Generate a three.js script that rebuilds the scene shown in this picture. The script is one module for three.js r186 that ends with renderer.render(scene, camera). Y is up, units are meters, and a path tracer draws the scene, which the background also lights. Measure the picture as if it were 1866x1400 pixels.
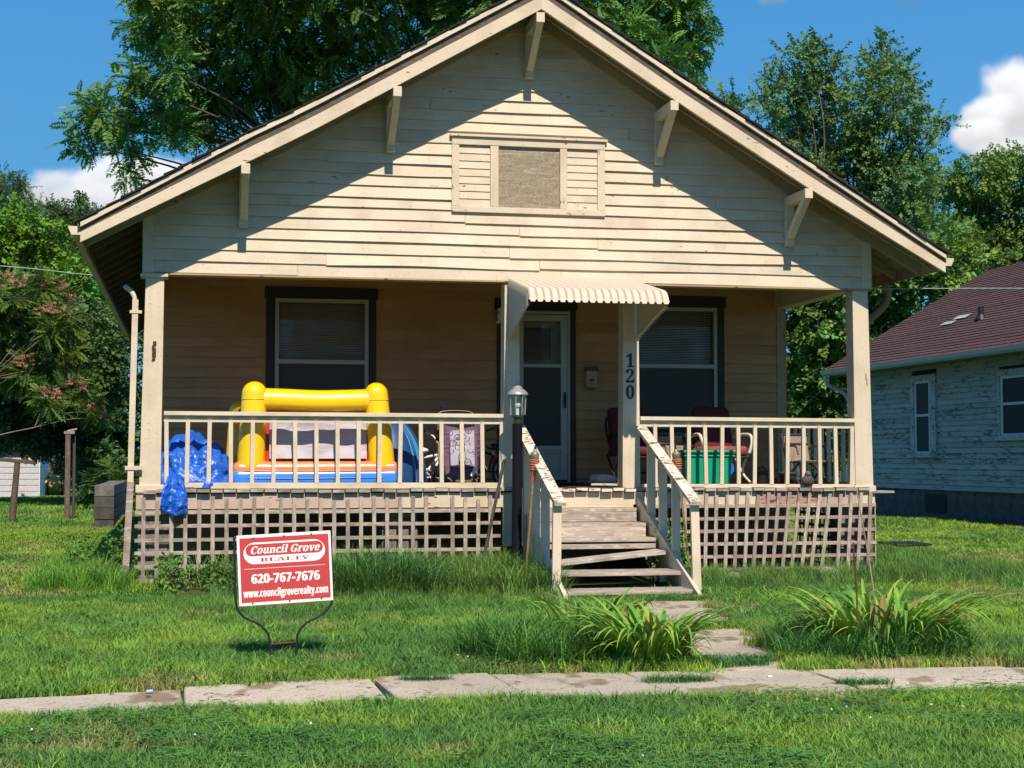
import * as THREE from 'three';
import { mergeGeometries } from 'three/addons/utils/BufferGeometryUtils.js';
import { RoundedBoxGeometry } from 'three/addons/geometries/RoundedBoxGeometry.js';
import { TextGeometry } from 'three/addons/geometries/TextGeometry.js';
import { FontLoader } from 'three/addons/loaders/FontLoader.js';

// ---------------------------------------------------------------- camera, exposure
const W = 1866, H = 1400, FPX = 2870;
const scene = new THREE.Scene();
const camera = new THREE.PerspectiveCamera(27.414, 4 / 3, 0.1, 600);
camera.position.set(-3.392, 1.24, 16.556);
camera.lookAt(-1.38711, 1.70986, 6.77041);
camera.updateMatrixWorld(true);
const renderer = new THREE.WebGLRenderer({ antialias: true });
renderer.setSize(1024, 768);
renderer.toneMapping = THREE.LinearToneMapping;
renderer.toneMappingExposure = 1.36;
renderer.shadowMap.enabled = true;
// a sight line of the camera: used to lay out far trees and clouds at their real distance
function sight(u, v) { return new THREE.Vector3((u - W / 2) / FPX, -(v - H / 2) / FPX, -1).applyQuaternion(camera.quaternion); }
function at(u, v, depth) { return sight(u, v).multiplyScalar(depth).add(camera.position); }

// ---------------------------------------------------------------- noise
function mulberry(a) { return () => { a |= 0; a = a + 0x6D2B79F5 | 0; let t = Math.imul(a ^ a >>> 15, 1 | a); t = t + Math.imul(t ^ t >>> 7, 61 | t) ^ t; return ((t ^ t >>> 14) >>> 0) / 4294967296; }; }
let rnd = mulberry(7);
const R = (a, b) => a + (b - a) * rnd();
const pick = (a) => a[Math.floor(rnd() * a.length)];
function hash(i, j, s) { let h = Math.imul(i, 374761393) + Math.imul(j, 668265263) + Math.imul(s, 974634721); h = Math.imul(h ^ h >>> 13, 1274126177); return ((h ^ h >>> 16) >>> 0) / 4294967296; }
function noise(x, y, s = 0, p = 0) {
  let i = Math.floor(x), j = Math.floor(y); const fx = x - i, fy = y - j, u = fx * fx * (3 - 2 * fx), v = fy * fy * (3 - 2 * fy);
  let i1 = i + 1, j1 = j + 1;
  if (p) { i = ((i % p) + p) % p; i1 = ((i1 % p) + p) % p; j = ((j % p) + p) % p; j1 = ((j1 % p) + p) % p; }
  const a = hash(i, j, s), b = hash(i1, j, s), c = hash(i, j1, s), d = hash(i1, j1, s);
  return a + (b - a) * u + (c - a) * v + (a - b - c + d) * u * v;
}
function fbm(x, y, s = 0, o = 4, p = 0) { let r = 0, a = 0.5, t = 0; for (let k = 0; k < o; k++) { r += a * noise(x, y, s + k, p); t += a; x *= 2; y *= 2; p *= 2; a *= 0.5; } return r / t; }
const clamp = (x, a = 0, b = 1) => Math.min(b, Math.max(a, x));
const smooth = (a, b, x) => { const t = clamp((x - a) / (b - a)); return t * t * (3 - 2 * t); };
const lerp = (a, b, t) => a + (b - a) * t;

// ---------------------------------------------------------------- sky: clear blue with a few fair-weather cumulus
const SKY = 1.88;   // strength of the whole sky
{
  const w = 4096, h = 2048, data = new Float32Array(w * h * 4);
  const D2 = 180 / Math.PI;
  const clouds = [];
  const addCloud = (az, el, rx, ry, white, seed) => clouds.push({ az, el, rx, ry, white, seed });
  const ae = (u, v) => { const d = sight(u, v).normalize(); return [Math.atan2(d.z, d.x) * D2, Math.asin(d.y) * D2]; };
  // seen: left bank, right cumulus, two wisps
  const puff = (u, v, ru, rv, white, seed) => { const a = ae(u, v); addCloud(a[0], a[1], ru / FPX * D2 / Math.cos(a[1] / D2), rv / FPX * D2, white, seed); };
  puff(110, 345, 75, 38, 0.72, 1); puff(300, 335, 70, 44, 0.84, 21); puff(350, 360, 80, 40, 0.75, 22); puff(60, 370, 60, 26, 0.6, 23); puff(190, 335, 70, 48, 0.82, 2); puff(270, 330, 60, 40, 0.85, 3); puff(215, 370, 130, 40, 0.75, 4);
  puff(1850, 160, 62, 50, 1.05, 5); puff(1815, 210, 62, 42, 1.02, 6); puff(1880, 230, 90, 60, 0.98, 7); puff(1800, 255, 60, 36, 0.88, 8); puff(1930, 190, 100, 80, 1.0, 19); puff(1850, 285, 80, 26, 0.75, 9);
  puff(1405, 3, 24, 10, 0.34, 10); puff(1650, 12, 26, 10, 0.1, 11);
  rnd = mulberry(41);
  for (let k = 0; k < 26; k++) {
    const az = R(-180, 180), el = R(7, 30), view = ae(W / 2, H / 2);
    const da = ((az - view[0] + 540) % 360) - 180; if (Math.abs(da) < 26) continue;
    for (let q = 0; q < 5; q++) addCloud(az + R(-4, 4), el + R(-0.8, 1), R(1.2, 2.6), R(0.7, 1.3), R(0.8, 1.0), 50 + k * 7 + q);
  }
  const col = (el) => { // radiance of clear air
    const t = clamp(el / 90); const k = Math.exp(-Math.max(el, 0) / 14);
    return [lerp(0.026, 0.15, k) * (1 - 0.35 * t), lerp(0.185, 0.43, k) * (1 - 0.25 * t), lerp(0.50, 0.66, k) * (1 - 0.1 * t)];
  };
  for (let j = 0; j < h; j++) {
    const el = ((j + 0.5) / h - 0.5) * 180, c = el < 0 ? [0.12, 0.15, 0.11] : col(el);
    for (let i = 0; i < w; i++) { const o = (j * w + i) * 4; data[o] = c[0]; data[o + 1] = c[1]; data[o + 2] = c[2]; data[o + 3] = 1; }
  }
  for (const c of clouds) {
    const cj = (c.el / 180 + 0.5) * h, rj = c.ry / 180 * h * 1.7, ci = (c.az / 360 + 0.5) * w, ri = c.rx / 360 * w * 1.7;
    for (let j = Math.max(h / 2, Math.floor(cj - rj)); j <= Math.min(h - 1, cj + rj); j++) for (let i = Math.floor(ci - ri); i <= ci + ri; i++) {
      const dx = (i - ci) / (ri / 1.7), dy = (j - cj) / (rj / 1.7), ii = ((i % w) + w) % w;
      const n = fbm(i / 16, j / 16, 900, 5) - 0.5, n2 = fbm(i / 5.5, j / 5.5, 960, 3) - 0.5;
      const r = Math.sqrt(dx * dx + (dy < 0 ? dy * dy * 0.9 : dy * dy)) + n * 0.95 + n2 * 0.3;
      let a = smooth(1.06, 0.62, r); if (a <= 0) continue;
      a *= smooth(-1.25, -0.35, dy + n * 0.6);
      a *= Math.min(1, c.white * 1.15);
      const lum = lerp(0.64, 1.0, smooth(-0.9, 0.65, dy + n * 1.5)) * 0.80 * Math.min(1, c.white + 0.15), o = (j * w + ii) * 4;
      const cl = [lum * 0.98, lum, lum * 1.04];
      for (let k = 0; k < 3; k++) data[o + k] = lerp(data[o + k], cl[k], a);
    }
  }
  for (let o = 0; o < data.length; o += 4) { data[o] *= SKY * 0.5; data[o + 1] *= SKY * 0.5; data[o + 2] *= SKY * 0.5; }
  const sky = new THREE.DataTexture(data, w, h, THREE.RGBAFormat, THREE.FloatType);
  sky.mapping = THREE.EquirectangularReflectionMapping; sky.magFilter = THREE.LinearFilter; sky.needsUpdate = true;
  scene.background = sky; scene.environment = sky;
}

// ---------------------------------------------------------------- sun
const sun = new THREE.DirectionalLight(0xfff1dc, 4.6);
sun.position.set(0.9, 46, 40); sun.target.position.set(0, 0, 0);
sun.castShadow = true; sun.shadow.mapSize.set(4096, 4096);
Object.assign(sun.shadow.camera, { left: -45, right: 45, top: 45, bottom: -45, near: 1, far: 150 });
scene.add(sun, sun.target);

// ---------------------------------------------------------------- naming and building helpers
const used = new Map();
function numbered(name) { const n = used.get(name) ?? 0; used.set(name, n + 1); return n ? `${name}_${String(n).padStart(3, '0')}` : name; }
const ORIGIN = new WeakMap();
function thing(name, label, category, pos = [0, 0, 0], group) {
  const g = new THREE.Group(); g.name = numbered(name); g.position.set(...pos); g.userData = { label, category };
  if (group) g.userData.group = group;
  ORIGIN.set(g, new THREE.Vector3(...pos)); scene.add(g); return g;
}
function boxUV(geo, turn = false) {
  if (geo.index) geo = geo.toNonIndexed();
  if (!geo.attributes.normal) geo.computeVertexNormals();
  const p = geo.attributes.position, n = geo.attributes.normal, uv = new Float32Array(p.count * 2), ox = rnd() * 7, oy = rnd() * 7;
  for (let t = 0; t < p.count; t += 3) {
    const ax = Math.abs(n.getX(t) + n.getX(t + 1) + n.getX(t + 2)), ay = Math.abs(n.getY(t) + n.getY(t + 1) + n.getY(t + 2)), az = Math.abs(n.getZ(t) + n.getZ(t + 1) + n.getZ(t + 2));
    for (let k = t; k < t + 3; k++) {
      const x = p.getX(k), y = p.getY(k), z = p.getZ(k);
      let u, v; if (az >= ax && az >= ay) { u = x; v = y; } else if (ax >= ay) { u = z; v = y; } else { u = x; v = z; }
      if (turn) [u, v] = [v, u];
      uv[2 * k] = u + ox; uv[2 * k + 1] = v + oy;
    }
  }
  geo.setAttribute('uv', new THREE.BufferAttribute(uv, 2));
  return geo;
}
// adds a named mesh; the geometry is written in world metres and moved to the thing's base
function part(parent, name, geo, mat, { turn = false, keepUV = false, label } = {}) {
  if (Array.isArray(geo)) geo = merge(geo, keepUV);
  const o = ORIGIN.get(parent) ?? new THREE.Vector3();
  if (!keepUV) geo = boxUV(geo, turn);
  geo.translate(-o.x, -o.y, -o.z);
  const m = new THREE.Mesh(geo, mat); m.name = parent === scene ? numbered(name) : name; m.castShadow = m.receiveShadow = true;
  if (label) m.userData.label = label;
  ORIGIN.set(m, o); parent.add(m); return m;
}
function single(name, geo, mat, label, category, extra = {}, opt = {}) {
  const m = part(scene, name, geo, mat, opt); m.userData = { ...m.userData, label, category, ...extra };
  for (const k in m.userData) if (m.userData[k] == null) delete m.userData[k];
  return m;
}
function merge(list, keepUV) {
  return mergeGeometries(list.map((g) => {
    g = g.index ? g.toNonIndexed() : g; if (!g.attributes.normal) g.computeVertexNormals();
    for (const k of Object.keys(g.attributes)) if (!['position', 'normal', 'uv'].includes(k)) g.deleteAttribute(k);
    if (!g.attributes.uv) g.setAttribute('uv', new THREE.BufferAttribute(new Float32Array(g.attributes.position.count * 2), 2));
    return g;
  }));
}
const V = (x, y, z) => new THREE.Vector3(x, y, z);
const box = (x0, x1, y0, y1, z0, z1) => new THREE.BoxGeometry(x1 - x0, y1 - y0, z1 - z0).translate((x0 + x1) / 2, (y0 + y1) / 2, (z0 + z1) / 2);
const rbox = (x0, x1, y0, y1, z0, z1, r = 0.008, s = 1) => new RoundedBoxGeometry(x1 - x0, y1 - y0, z1 - z0, s, r).translate((x0 + x1) / 2, (y0 + y1) / 2, (z0 + z1) / 2);
// a straight bar of rectangular section from a to b; w across, t thick (along "up")
function bar(a, b, w, t, up = V(0, 1, 0), r = 0) {
  const d = b.clone().sub(a), L = d.length(), z = d.normalize(), x = up.clone().cross(z).normalize(), y = z.clone().cross(x);
  const g = r ? new RoundedBoxGeometry(w, t, L, 1, r) : new THREE.BoxGeometry(w, t, L);
  return g.applyMatrix4(new THREE.Matrix4().makeBasis(x, y, z)).translate((a.x + b.x) / 2, (a.y + b.y) / 2, (a.z + b.z) / 2);
}
function rod(a, b, r0, r1 = r0, seg = 8, open = false) {
  const d = b.clone().sub(a), L = d.length(), g = new THREE.CylinderGeometry(r1, r0, L, seg, 1, open);
  return g.applyQuaternion(new THREE.Quaternion().setFromUnitVectors(V(0, 1, 0), d.normalize())).translate((a.x + b.x) / 2, (a.y + b.y) / 2, (a.z + b.z) / 2);
}
const tube = (pts, r, n = 24, rs = 6, closed = false) => new THREE.TubeGeometry(new THREE.CatmullRomCurve3(pts, closed), n, r, rs, closed);
// triangles from points (counter-clockwise)
function faces(tris) {
  const a = []; for (const t of tris) for (const p of t) a.push(p.x, p.y, p.z);
  const g = new THREE.BufferGeometry(); g.setAttribute('position', new THREE.BufferAttribute(new Float32Array(a), 3)); g.computeVertexNormals(); return g;
}
const quad = (a, b, c, d) => [[a, b, c], [a, c, d]];
// prism: polygon (list of [x, y]) extruded from z0 to z1
function prism(poly, z0, z1, bevel = 0) {
  const s = new THREE.Shape(poly.map((p) => new THREE.Vector2(p[0], p[1])));
  const g = new THREE.ExtrudeGeometry(s, { depth: z1 - z0 - 2 * bevel, bevelEnabled: bevel > 0, bevelThickness: bevel, bevelSize: bevel, bevelOffset: -bevel, bevelSegments: 1 });
  return g.translate(0, 0, z0 + bevel);
}

// ---------------------------------------------------------------- textures
function tex(size, metres, fn, srgb = true, ratio = 1) {
  const w = size, h = Math.round(size * ratio), d = new Uint8Array(w * h * 4);
  for (let j = 0; j < h; j++) for (let i = 0; i < w; i++) { const c = fn(i / w, j / h), o = (j * w + i) * 4; for (let k = 0; k < 3; k++) d[o + k] = clamp(typeof c === 'number' ? c : c[k]) * 255; d[o + 3] = 255; }
  const t = new THREE.DataTexture(d, w, h); t.wrapS = t.wrapT = THREE.RepeatWrapping; t.magFilter = THREE.LinearFilter; t.minFilter = THREE.LinearMipmapLinearFilter; t.generateMipmaps = true;
  if (srgb) t.colorSpace = THREE.SRGBColorSpace; t.repeat.set(1 / metres, 1 / metres / ratio); t.needsUpdate = true; return t;
}
const mix3 = (a, b, t) => [lerp(a[0], b[0], t), lerp(a[1], b[1], t), lerp(a[2], b[2], t)];
const N = (u, v, f, fy, s, o = 3) => { // tileable
  let r = 0, a = 0.5, t = 0; for (let k = 0; k < o; k++) { r += a * noiseP(u * f, v * fy, f, fy, s + k); t += a; f *= 2; fy *= 2; a *= 0.5; } return r / t;
};
function noiseP(x, y, px, py, s) {
  const i = Math.floor(x), j = Math.floor(y), fx = x - i, fy = y - j, u = fx * fx * (3 - 2 * fx), v = fy * fy * (3 - 2 * fy);
  const i0 = i % px, i1 = (i + 1) % px, j0 = j % py, j1 = (j + 1) % py;
  const a = hash(i0, j0, s), b = hash(i1, j0, s), c = hash(i0, j1, s), d = hash(i1, j1, s);
  return a + (b - a) * u + (c - a) * v + (a - b - c + d) * u * v;
}
function paint(worn, seed) { // old paint on boards: faint streaks, grime specks, flakes down to grey wood
  return (u, v) => {
    const st = N(u, v, 3, 96, seed, 3), bl = N(u, v, 5, 5, seed + 9, 4), fl = N(u, v, 18, 60, seed + 20, 3), sp = N(u, v, 120, 160, seed + 30, 2), re = N(u, v, 3, 4, seed + 41, 2);
    let c = mix3([0.98, 0.97, 0.95], [0.86, 0.84, 0.80], clamp((bl - 0.45) * 2.4) * 0.6 + (st - 0.5) * 0.3);
    const f = smooth(0.80 - worn * 0.25, 0.84 - worn * 0.25, fl * 0.72 + re * 0.28); c = mix3(c, [0.52, 0.46, 0.38], f);
    const s = smooth(0.82 - worn * 0.03, 0.88, sp); return mix3(c, [0.45, 0.38, 0.30], s * 0.6);
  };
}
const T = {};
T.paint = tex(512, 1.3, paint(0.0, 11)); T.paint2 = tex(512, 1.3, paint(0.12, 71)); T.paint3 = tex(512, 0.9, paint(0.72, 131));
T.wood = tex(512, 0.9, (u, v) => { const g = N(u, v, 4, 120, 201, 3), k = N(u, v, 6, 10, 222, 3), d = N(u, v, 10, 30, 231, 3); let c = mix3([0.66, 0.63, 0.60], [0.86, 0.84, 0.82], g); c = mix3(c, [0.50, 0.45, 0.40], clamp((k - 0.5) * 1.6)); return mix3(c, [0.97, 0.96, 0.94], smooth(0.58, 0.7, d) * 0.5); });
T.woodB = tex(256, 0.9, (u, v) => N(u, v, 4, 64, 201, 3), false);
T.grain = tex(256, 0.4, (u, v) => N(u, v, 32, 32, 301, 3) * 0.3 + 0.7);
T.speck = tex(512, 0.7, (u, v) => { const a = N(u, v, 90, 90, 311, 2), b = N(u, v, 6, 6, 321, 4); return 0.72 + (a - 0.5) * 0.35 + (b - 0.5) * 0.35; });
T.conc = tex(1024, 2.3, (u, v) => { const a = N(u, v, 180, 180, 711, 2), b = N(u, v, 5, 5, 721, 5), st = N(u, v, 9, 7, 731, 4), cr = Math.abs(N(u, v, 4, 4, 741, 5) - 0.5); let c = mix3([0.80, 0.79, 0.77], [0.95, 0.94, 0.92], b); c = mix3(c, [0.60, 0.53, 0.42], smooth(0.55, 0.68, st) * 0.75); c = mix3(c, [0.40, 0.36, 0.30], smooth(0.70, 0.78, a) * 0.5); return mix3(c, [0.30, 0.27, 0.22], (1 - smooth(0.001, 0.006, cr)) * 0.8); });
T.speckB = tex(512, 0.7, (u, v) => N(u, v, 90, 90, 311, 3), false);
T.shingle = tex(512, 0.8, (u, v) => { const a = N(u, v, 160, 160, 341, 2), b = N(u, v, 8, 30, 351, 3); return 0.6 + (a - 0.5) * 0.7 + (b - 0.5) * 0.5; });
T.bark = tex(256, 1, (u, v) => { const a = N(u, v, 40, 5, 361, 3); return mix3([0.5, 0.47, 0.43], [1, 0.97, 0.93], a); });
T.peel = tex(1024, 2.6, (u, v) => { // white paint flaking off in horizontal rags over grey boards
  const fl = N(u, v, 22, 90, 401, 3), re = N(u, v, 3, 3, 421, 3), fi = N(u, v, 80, 200, 431, 2);
  const f = smooth(0.595, 0.66, fl * 0.50 + re * 0.42 + fi * 0.14), g = N(u, v, 5, 6, 441, 3);
  return mix3(mix3([0.93, 0.94, 0.94], [0.80, 0.82, 0.82], g), [0.40, 0.39, 0.37], f * 0.6);
});
T.soil = tex(512, 1.7, (u, v) => { const a = N(u, v, 60, 60, 501, 3), b = N(u, v, 7, 7, 511, 4); return mix3(mix3([0.16, 0.22, 0.08], [0.32, 0.36, 0.16], a), [0.40, 0.36, 0.22], smooth(0.55, 0.75, b) * 0.7); });
T.crumple = tex(512, 0.9, (u, v) => { const a = Math.abs(N(u, v, 7, 7, 601, 4) - 0.5) * 2, b = Math.abs(N(u, v, 15, 15, 611, 3) - 0.5) * 2; return clamp(a * 0.65 + b * 0.45); }, false);
T.wrinkle = tex(512, 0.7, (u, v) => clamp(Math.abs(N(u, v, 4, 14, 621, 4) - 0.5) * 2.4), false);

const std = (color, o = {}) => new THREE.MeshStandardMaterial({ color, roughness: 0.8, ...o });
const phys = (color, o = {}) => new THREE.MeshPhysicalMaterial({ color, roughness: 0.6, ...o });
const lin = (r, g, b) => new THREE.Color().setRGB(r, g, b);
const CREAM = [0.645, 0.555, 0.44];
const cream = (k = 1, t = T.paint, bump = 0.0015) => std(lin(CREAM[0] * k, CREAM[1] * k, CREAM[2] * k), { map: t, roughness: 0.62, bumpMap: t, bumpScale: bump });
const M = {
  board: [cream(1.03), cream(0.99, T.paint2), cream(1.0), cream(0.96, T.paint2), cream(1.05), cream(0.93)],
  trim: cream(1.02), trimWorn: cream(1.0, T.paint2), rail: cream(1.06), railWorn: std(lin(0.70, 0.65, 0.56), { map: T.paint3, roughness: 0.75, bumpMap: T.paint3, bumpScale: 0.002 }),
  tan: [std(lin(0.52, 0.29, 0.135), { map: T.paint, roughness: 0.7 }), std(lin(0.49, 0.27, 0.125), { map: T.paint, roughness: 0.7 }), std(lin(0.54, 0.305, 0.145), { map: T.paint, roughness: 0.7 })],
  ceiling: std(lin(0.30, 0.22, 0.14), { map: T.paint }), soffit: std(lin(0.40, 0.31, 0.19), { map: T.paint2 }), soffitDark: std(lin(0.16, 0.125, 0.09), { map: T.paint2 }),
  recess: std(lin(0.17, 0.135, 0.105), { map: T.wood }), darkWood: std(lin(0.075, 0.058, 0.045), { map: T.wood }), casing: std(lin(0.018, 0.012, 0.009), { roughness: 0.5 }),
  alum: std(lin(0.42, 0.41, 0.38), { roughness: 0.45, metalness: 0.2 }), white: std(lin(0.7, 0.7, 0.68), { roughness: 0.5 }),
  glass: phys(0xffffff, { transmission: 1, thickness: 0, roughness: 0.03, ior: 1.5, specularIntensity: 0.4 }), screen: phys(lin(0.5, 0.49, 0.47), { transmission: 0.9, thickness: 0, roughness: 0.25, specularIntensity: 0.3 }),
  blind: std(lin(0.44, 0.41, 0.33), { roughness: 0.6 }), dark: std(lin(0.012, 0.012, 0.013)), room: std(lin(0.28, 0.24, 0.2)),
  tread: [1, 0.9, 1.08].map((k) => std(lin(0.70 * k, 0.645 * k, 0.59 * k), { map: T.wood, roughness: 0.9, bumpMap: T.woodB, bumpScale: 0.003 })),
  grey: [0.9, 0.8, 1.0, 0.7].map((k) => std(lin(0.70 * k, 0.635 * k, 0.57 * k), { map: T.wood, roughness: 0.9, bumpMap: T.woodB, bumpScale: 0.003 })),
  pinkGrey: [1, 0.85, 1.1].map((k) => std(lin(0.66 * k, 0.56 * k, 0.50 * k), { map: T.wood, roughness: 0.9, bumpMap: T.woodB, bumpScale: 0.003 })),
  skirtPink: std(lin(0.52, 0.40, 0.36), { map: T.paint2 }), skirtRose: std(lin(0.46, 0.27, 0.25), { map: T.paint3 }), brick: [1, 0.85, 1.12].map((k) => std(lin(0.42 * k, 0.33 * k, 0.29 * k), { map: T.speck, bumpMap: T.speckB, bumpScale: 0.004 })),
  mortar: std(lin(0.25, 0.23, 0.2), { map: T.speck }), concrete: [1, 0.93, 1.05].map((k) => std(lin(0.60 * k, 0.52 * k, 0.415 * k), { map: T.conc, roughness: 0.92, bumpMap: T.speckB, bumpScale: 0.004 })),
  shingle: [1, 0.8, 1.2].map((k) => std(lin(0.05 * k, 0.042 * k, 0.038 * k), { map: T.shingle, roughness: 0.95 })),
  black: std(lin(0.012, 0.012, 0.013), { roughness: 0.4 }), iron: std(lin(0.03, 0.032, 0.034), { roughness: 0.45, metalness: 0.5 }), rust: std(lin(0.16, 0.07, 0.04), { map: T.speck }),
  floor: [1, 0.85, 1.1].map((k) => std(lin(0.17 * k, 0.12 * k, 0.095 * k), { map: T.wood })),
};
// ---------------------------------------------------------------- ground
function gy(x, z) { const s = smooth(-1.6, 2.2, z); const flat = 1 - 0.85 * smooth(5.6, 6.4, z); return -0.1 * s + (fbm(x * 0.35, z * 0.35, 77, 3) - 0.5) * 0.1 * flat * (z > -2 ? 0.6 : 1.5); }
const walkNear = (x) => 7.96 + 0.11 * Math.max(0, x + 1.5) + 0.04 * Math.max(0, -2.2 - x), walkFar = (x) => 6.90 + 0.11 * Math.max(0, x + 1.5) + 0.20 * Math.max(0, -2.0 - x);
const pathL = (z) => 0.62 - 0.19 * (z - 2.3), pathR = (z) => 1.38 - 0.195 * (z - 2.3);
const onWalk = (x, z, m = 0) => z > walkFar(x) + m && z < walkNear(x) - m;
const onPath = (x, z, m = 0) => z > 2.35 && z < walkFar(x) + 0.1 && x > pathL(z) + m && x < pathR(z) - m && !(z > 4.42 && z < 4.72);
{
  const xs = [], zs = [];
  for (let x = -90; x <= 90; x += Math.abs(x) < 14 ? 0.4 : 4) xs.push(x);
  for (let z = -130; z <= 24; z += z > -22 && z < 14 ? 0.4 : 3) zs.push(z);
  const pos = [], idx = [];
  for (const z of zs) for (const x of xs) pos.push(x, gy(x, z) - 0.006 - (onWalk(x, z) ? 0.05 : 0) - (onPath(x, z) ? 0.05 : 0), z);
  for (let j = 0; j + 1 < zs.length; j++) for (let i = 0; i + 1 < xs.length; i++) { const a = j * xs.length + i, b = a + xs.length; idx.push(a, b, a + 1, b, b + 1, a + 1); }
  const g = new THREE.BufferGeometry(); g.setAttribute('position', new THREE.BufferAttribute(new Float32Array(pos), 3)); g.setIndex(idx); g.computeVertexNormals();
  const uv = new Float32Array(pos.length / 3 * 2); for (let k = 0; k < uv.length / 2; k++) { uv[2 * k] = pos[3 * k]; uv[2 * k + 1] = pos[3 * k + 2]; }
  g.setAttribute('uv', new THREE.BufferAttribute(uv, 2));
  single('ground', g, std(lin(0.75, 0.9, 0.6), { map: T.soil, roughness: 1 }), 'earth of the front yard under the grass', 'ground', { kind: 'structure' }, { keepUV: true });
}
{ // sidewalk slabs
  const walk = thing('sidewalk', 'cracked concrete sidewalk crossing the front lawn', 'sidewalk', [0, -0.1, 7.4]); walk.userData.kind = 'structure';
  rnd = mulberry(5); let x = -12; const cuts = [-12, -10.6, -9.1, -7.6, -6.1, -4.62, -3.42, -2.30, -1.56, -0.72, 0.42, 1.72, 3.1, 4.6, 6.1, 7.6, 9.1, 12];
  for (let k = 0; k + 1 < cuts.length; k++) {
    const a = cuts[k] + 0.012, b = cuts[k + 1] - 0.012, sk = R(-0.05, 0.05), pts = [], n = 10;
    for (let i = 0; i <= n; i++) { const xx = lerp(a, b, i / n); pts.push([xx, -(walkFar(xx) + R(-0.015, 0.02))]); }
    for (let i = n; i >= 0; i--) { const xx = lerp(a + sk, b + sk, i / n); pts.push([xx, -(walkNear(xx) + R(-0.02, 0.015))]); }
    const g = prism(pts.reverse(), 0, 0.1, 0.008).rotateX(-Math.PI / 2).rotateZ(R(-0.004, 0.004)); g.translate(0, -0.192 + R(-0.004, 0.006), 0);
    part(walk, 'slab', g, pick(M.concrete));
  }
  const path = thing('front_path', 'two concrete slabs leading from the sidewalk to the wooden steps', 'path', [0.6, -0.1, 4.6]); path.userData.kind = 'structure';
  for (const [z0, z1] of [[2.35, 4.45], [4.7, 6.95]]) {
    const pts = [], n = 8; for (let i = 0; i <= n; i++) { const z = lerp(z0, z1, i / n); pts.push([pathR(z) + R(-0.03, 0.02), -z]); }
    for (let i = n; i >= 0; i--) { const z = lerp(z0, z1, i / n); pts.push([pathL(z) + R(-0.03, 0.03), -z]); }
    part(path, 'slab', prism(pts.reverse(), 0, 0.1, 0.006).rotateX(-Math.PI / 2).rotateX(R(-0.006, 0.006)).translate(0, -0.186, 0), M.concrete[1]);
  }
}

// ---------------------------------------------------------------- the bungalow
const FL = 0.92, XL = -3.88, XR = 4.14, ZW = -2.5, ZB = -12.2, ZO = 0.63;
const interp = (pts, x) => { for (let k = 0; k + 1 < pts.length; k++) if (x <= pts[k + 1][0] || k + 2 === pts.length) { const [a, b] = [pts[k], pts[k + 1]]; return a[1] + (b[1] - a[1]) * (x - a[0]) / (b[0] - a[0]); } };
const RB = [[-4.46, 3.36], [-2.248, 4.533], [-1.38, 5.038], [0.19, 5.95], [1.704, 5.014], [3.115, 4.179], [4.74, 3.278]];
const rakeB = (x) => interp(RB, x);                                              // lower edge of the rake boards
const stack = (x) => lerp(0.20, 0.285, clamp(Math.min(x + 4.46, 4.74 - x) / 1.6));
const roofT = (x) => rakeB(x) + stack(x);                                       // top of the upper trim
const house = thing('bungalow', 'cream clapboard bungalow with a front gable, deep porch and wooden brackets', 'house', [0.13, 0, -2.5]);
rnd = mulberry(21);

// a lapped board between slanted ends, with a slightly wavy lower edge
function clap(xa0, xa1, xb0, xb1, y0, y1, z, seed, lip = 0.025, wob = 0.011) {
  const n = Math.max(2, Math.ceil((xb0 - xa0) / 0.35)), P = [];
  for (let i = 0; i <= n; i++) {
    const t = i / n, xb = lerp(xa0, xb0, t), xt = lerp(xa1, xb1, t), w = (noise(xb * 0.9, seed * 3.1, 5) - 0.5) * 2 * wob, l = lip + (noise(xb * 1.3, seed * 1.7, 9) - 0.3) * 0.012;
    P.push([V(xb, y0 + w, z), V(xb, y0 + w, z + l), V(xt, y1 + 0.012, z + 0.006), V(xt, y1 + 0.012, z)]);
  }
  const t = [];
  for (let i = 0; i < n; i++) { const a = P[i], b = P[i + 1]; t.push(...quad(a[0], b[0], b[1], a[1]), ...quad(a[1], b[1], b[2], a[2]), ...quad(a[2], b[2], b[3], a[3])); }
  t.push(...quad(P[0][0], P[0][1], P[0][2], P[0][3]), ...quad(P[n][1], P[n][0], P[n][3], P[n][2]));
  return faces(t);
}
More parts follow.
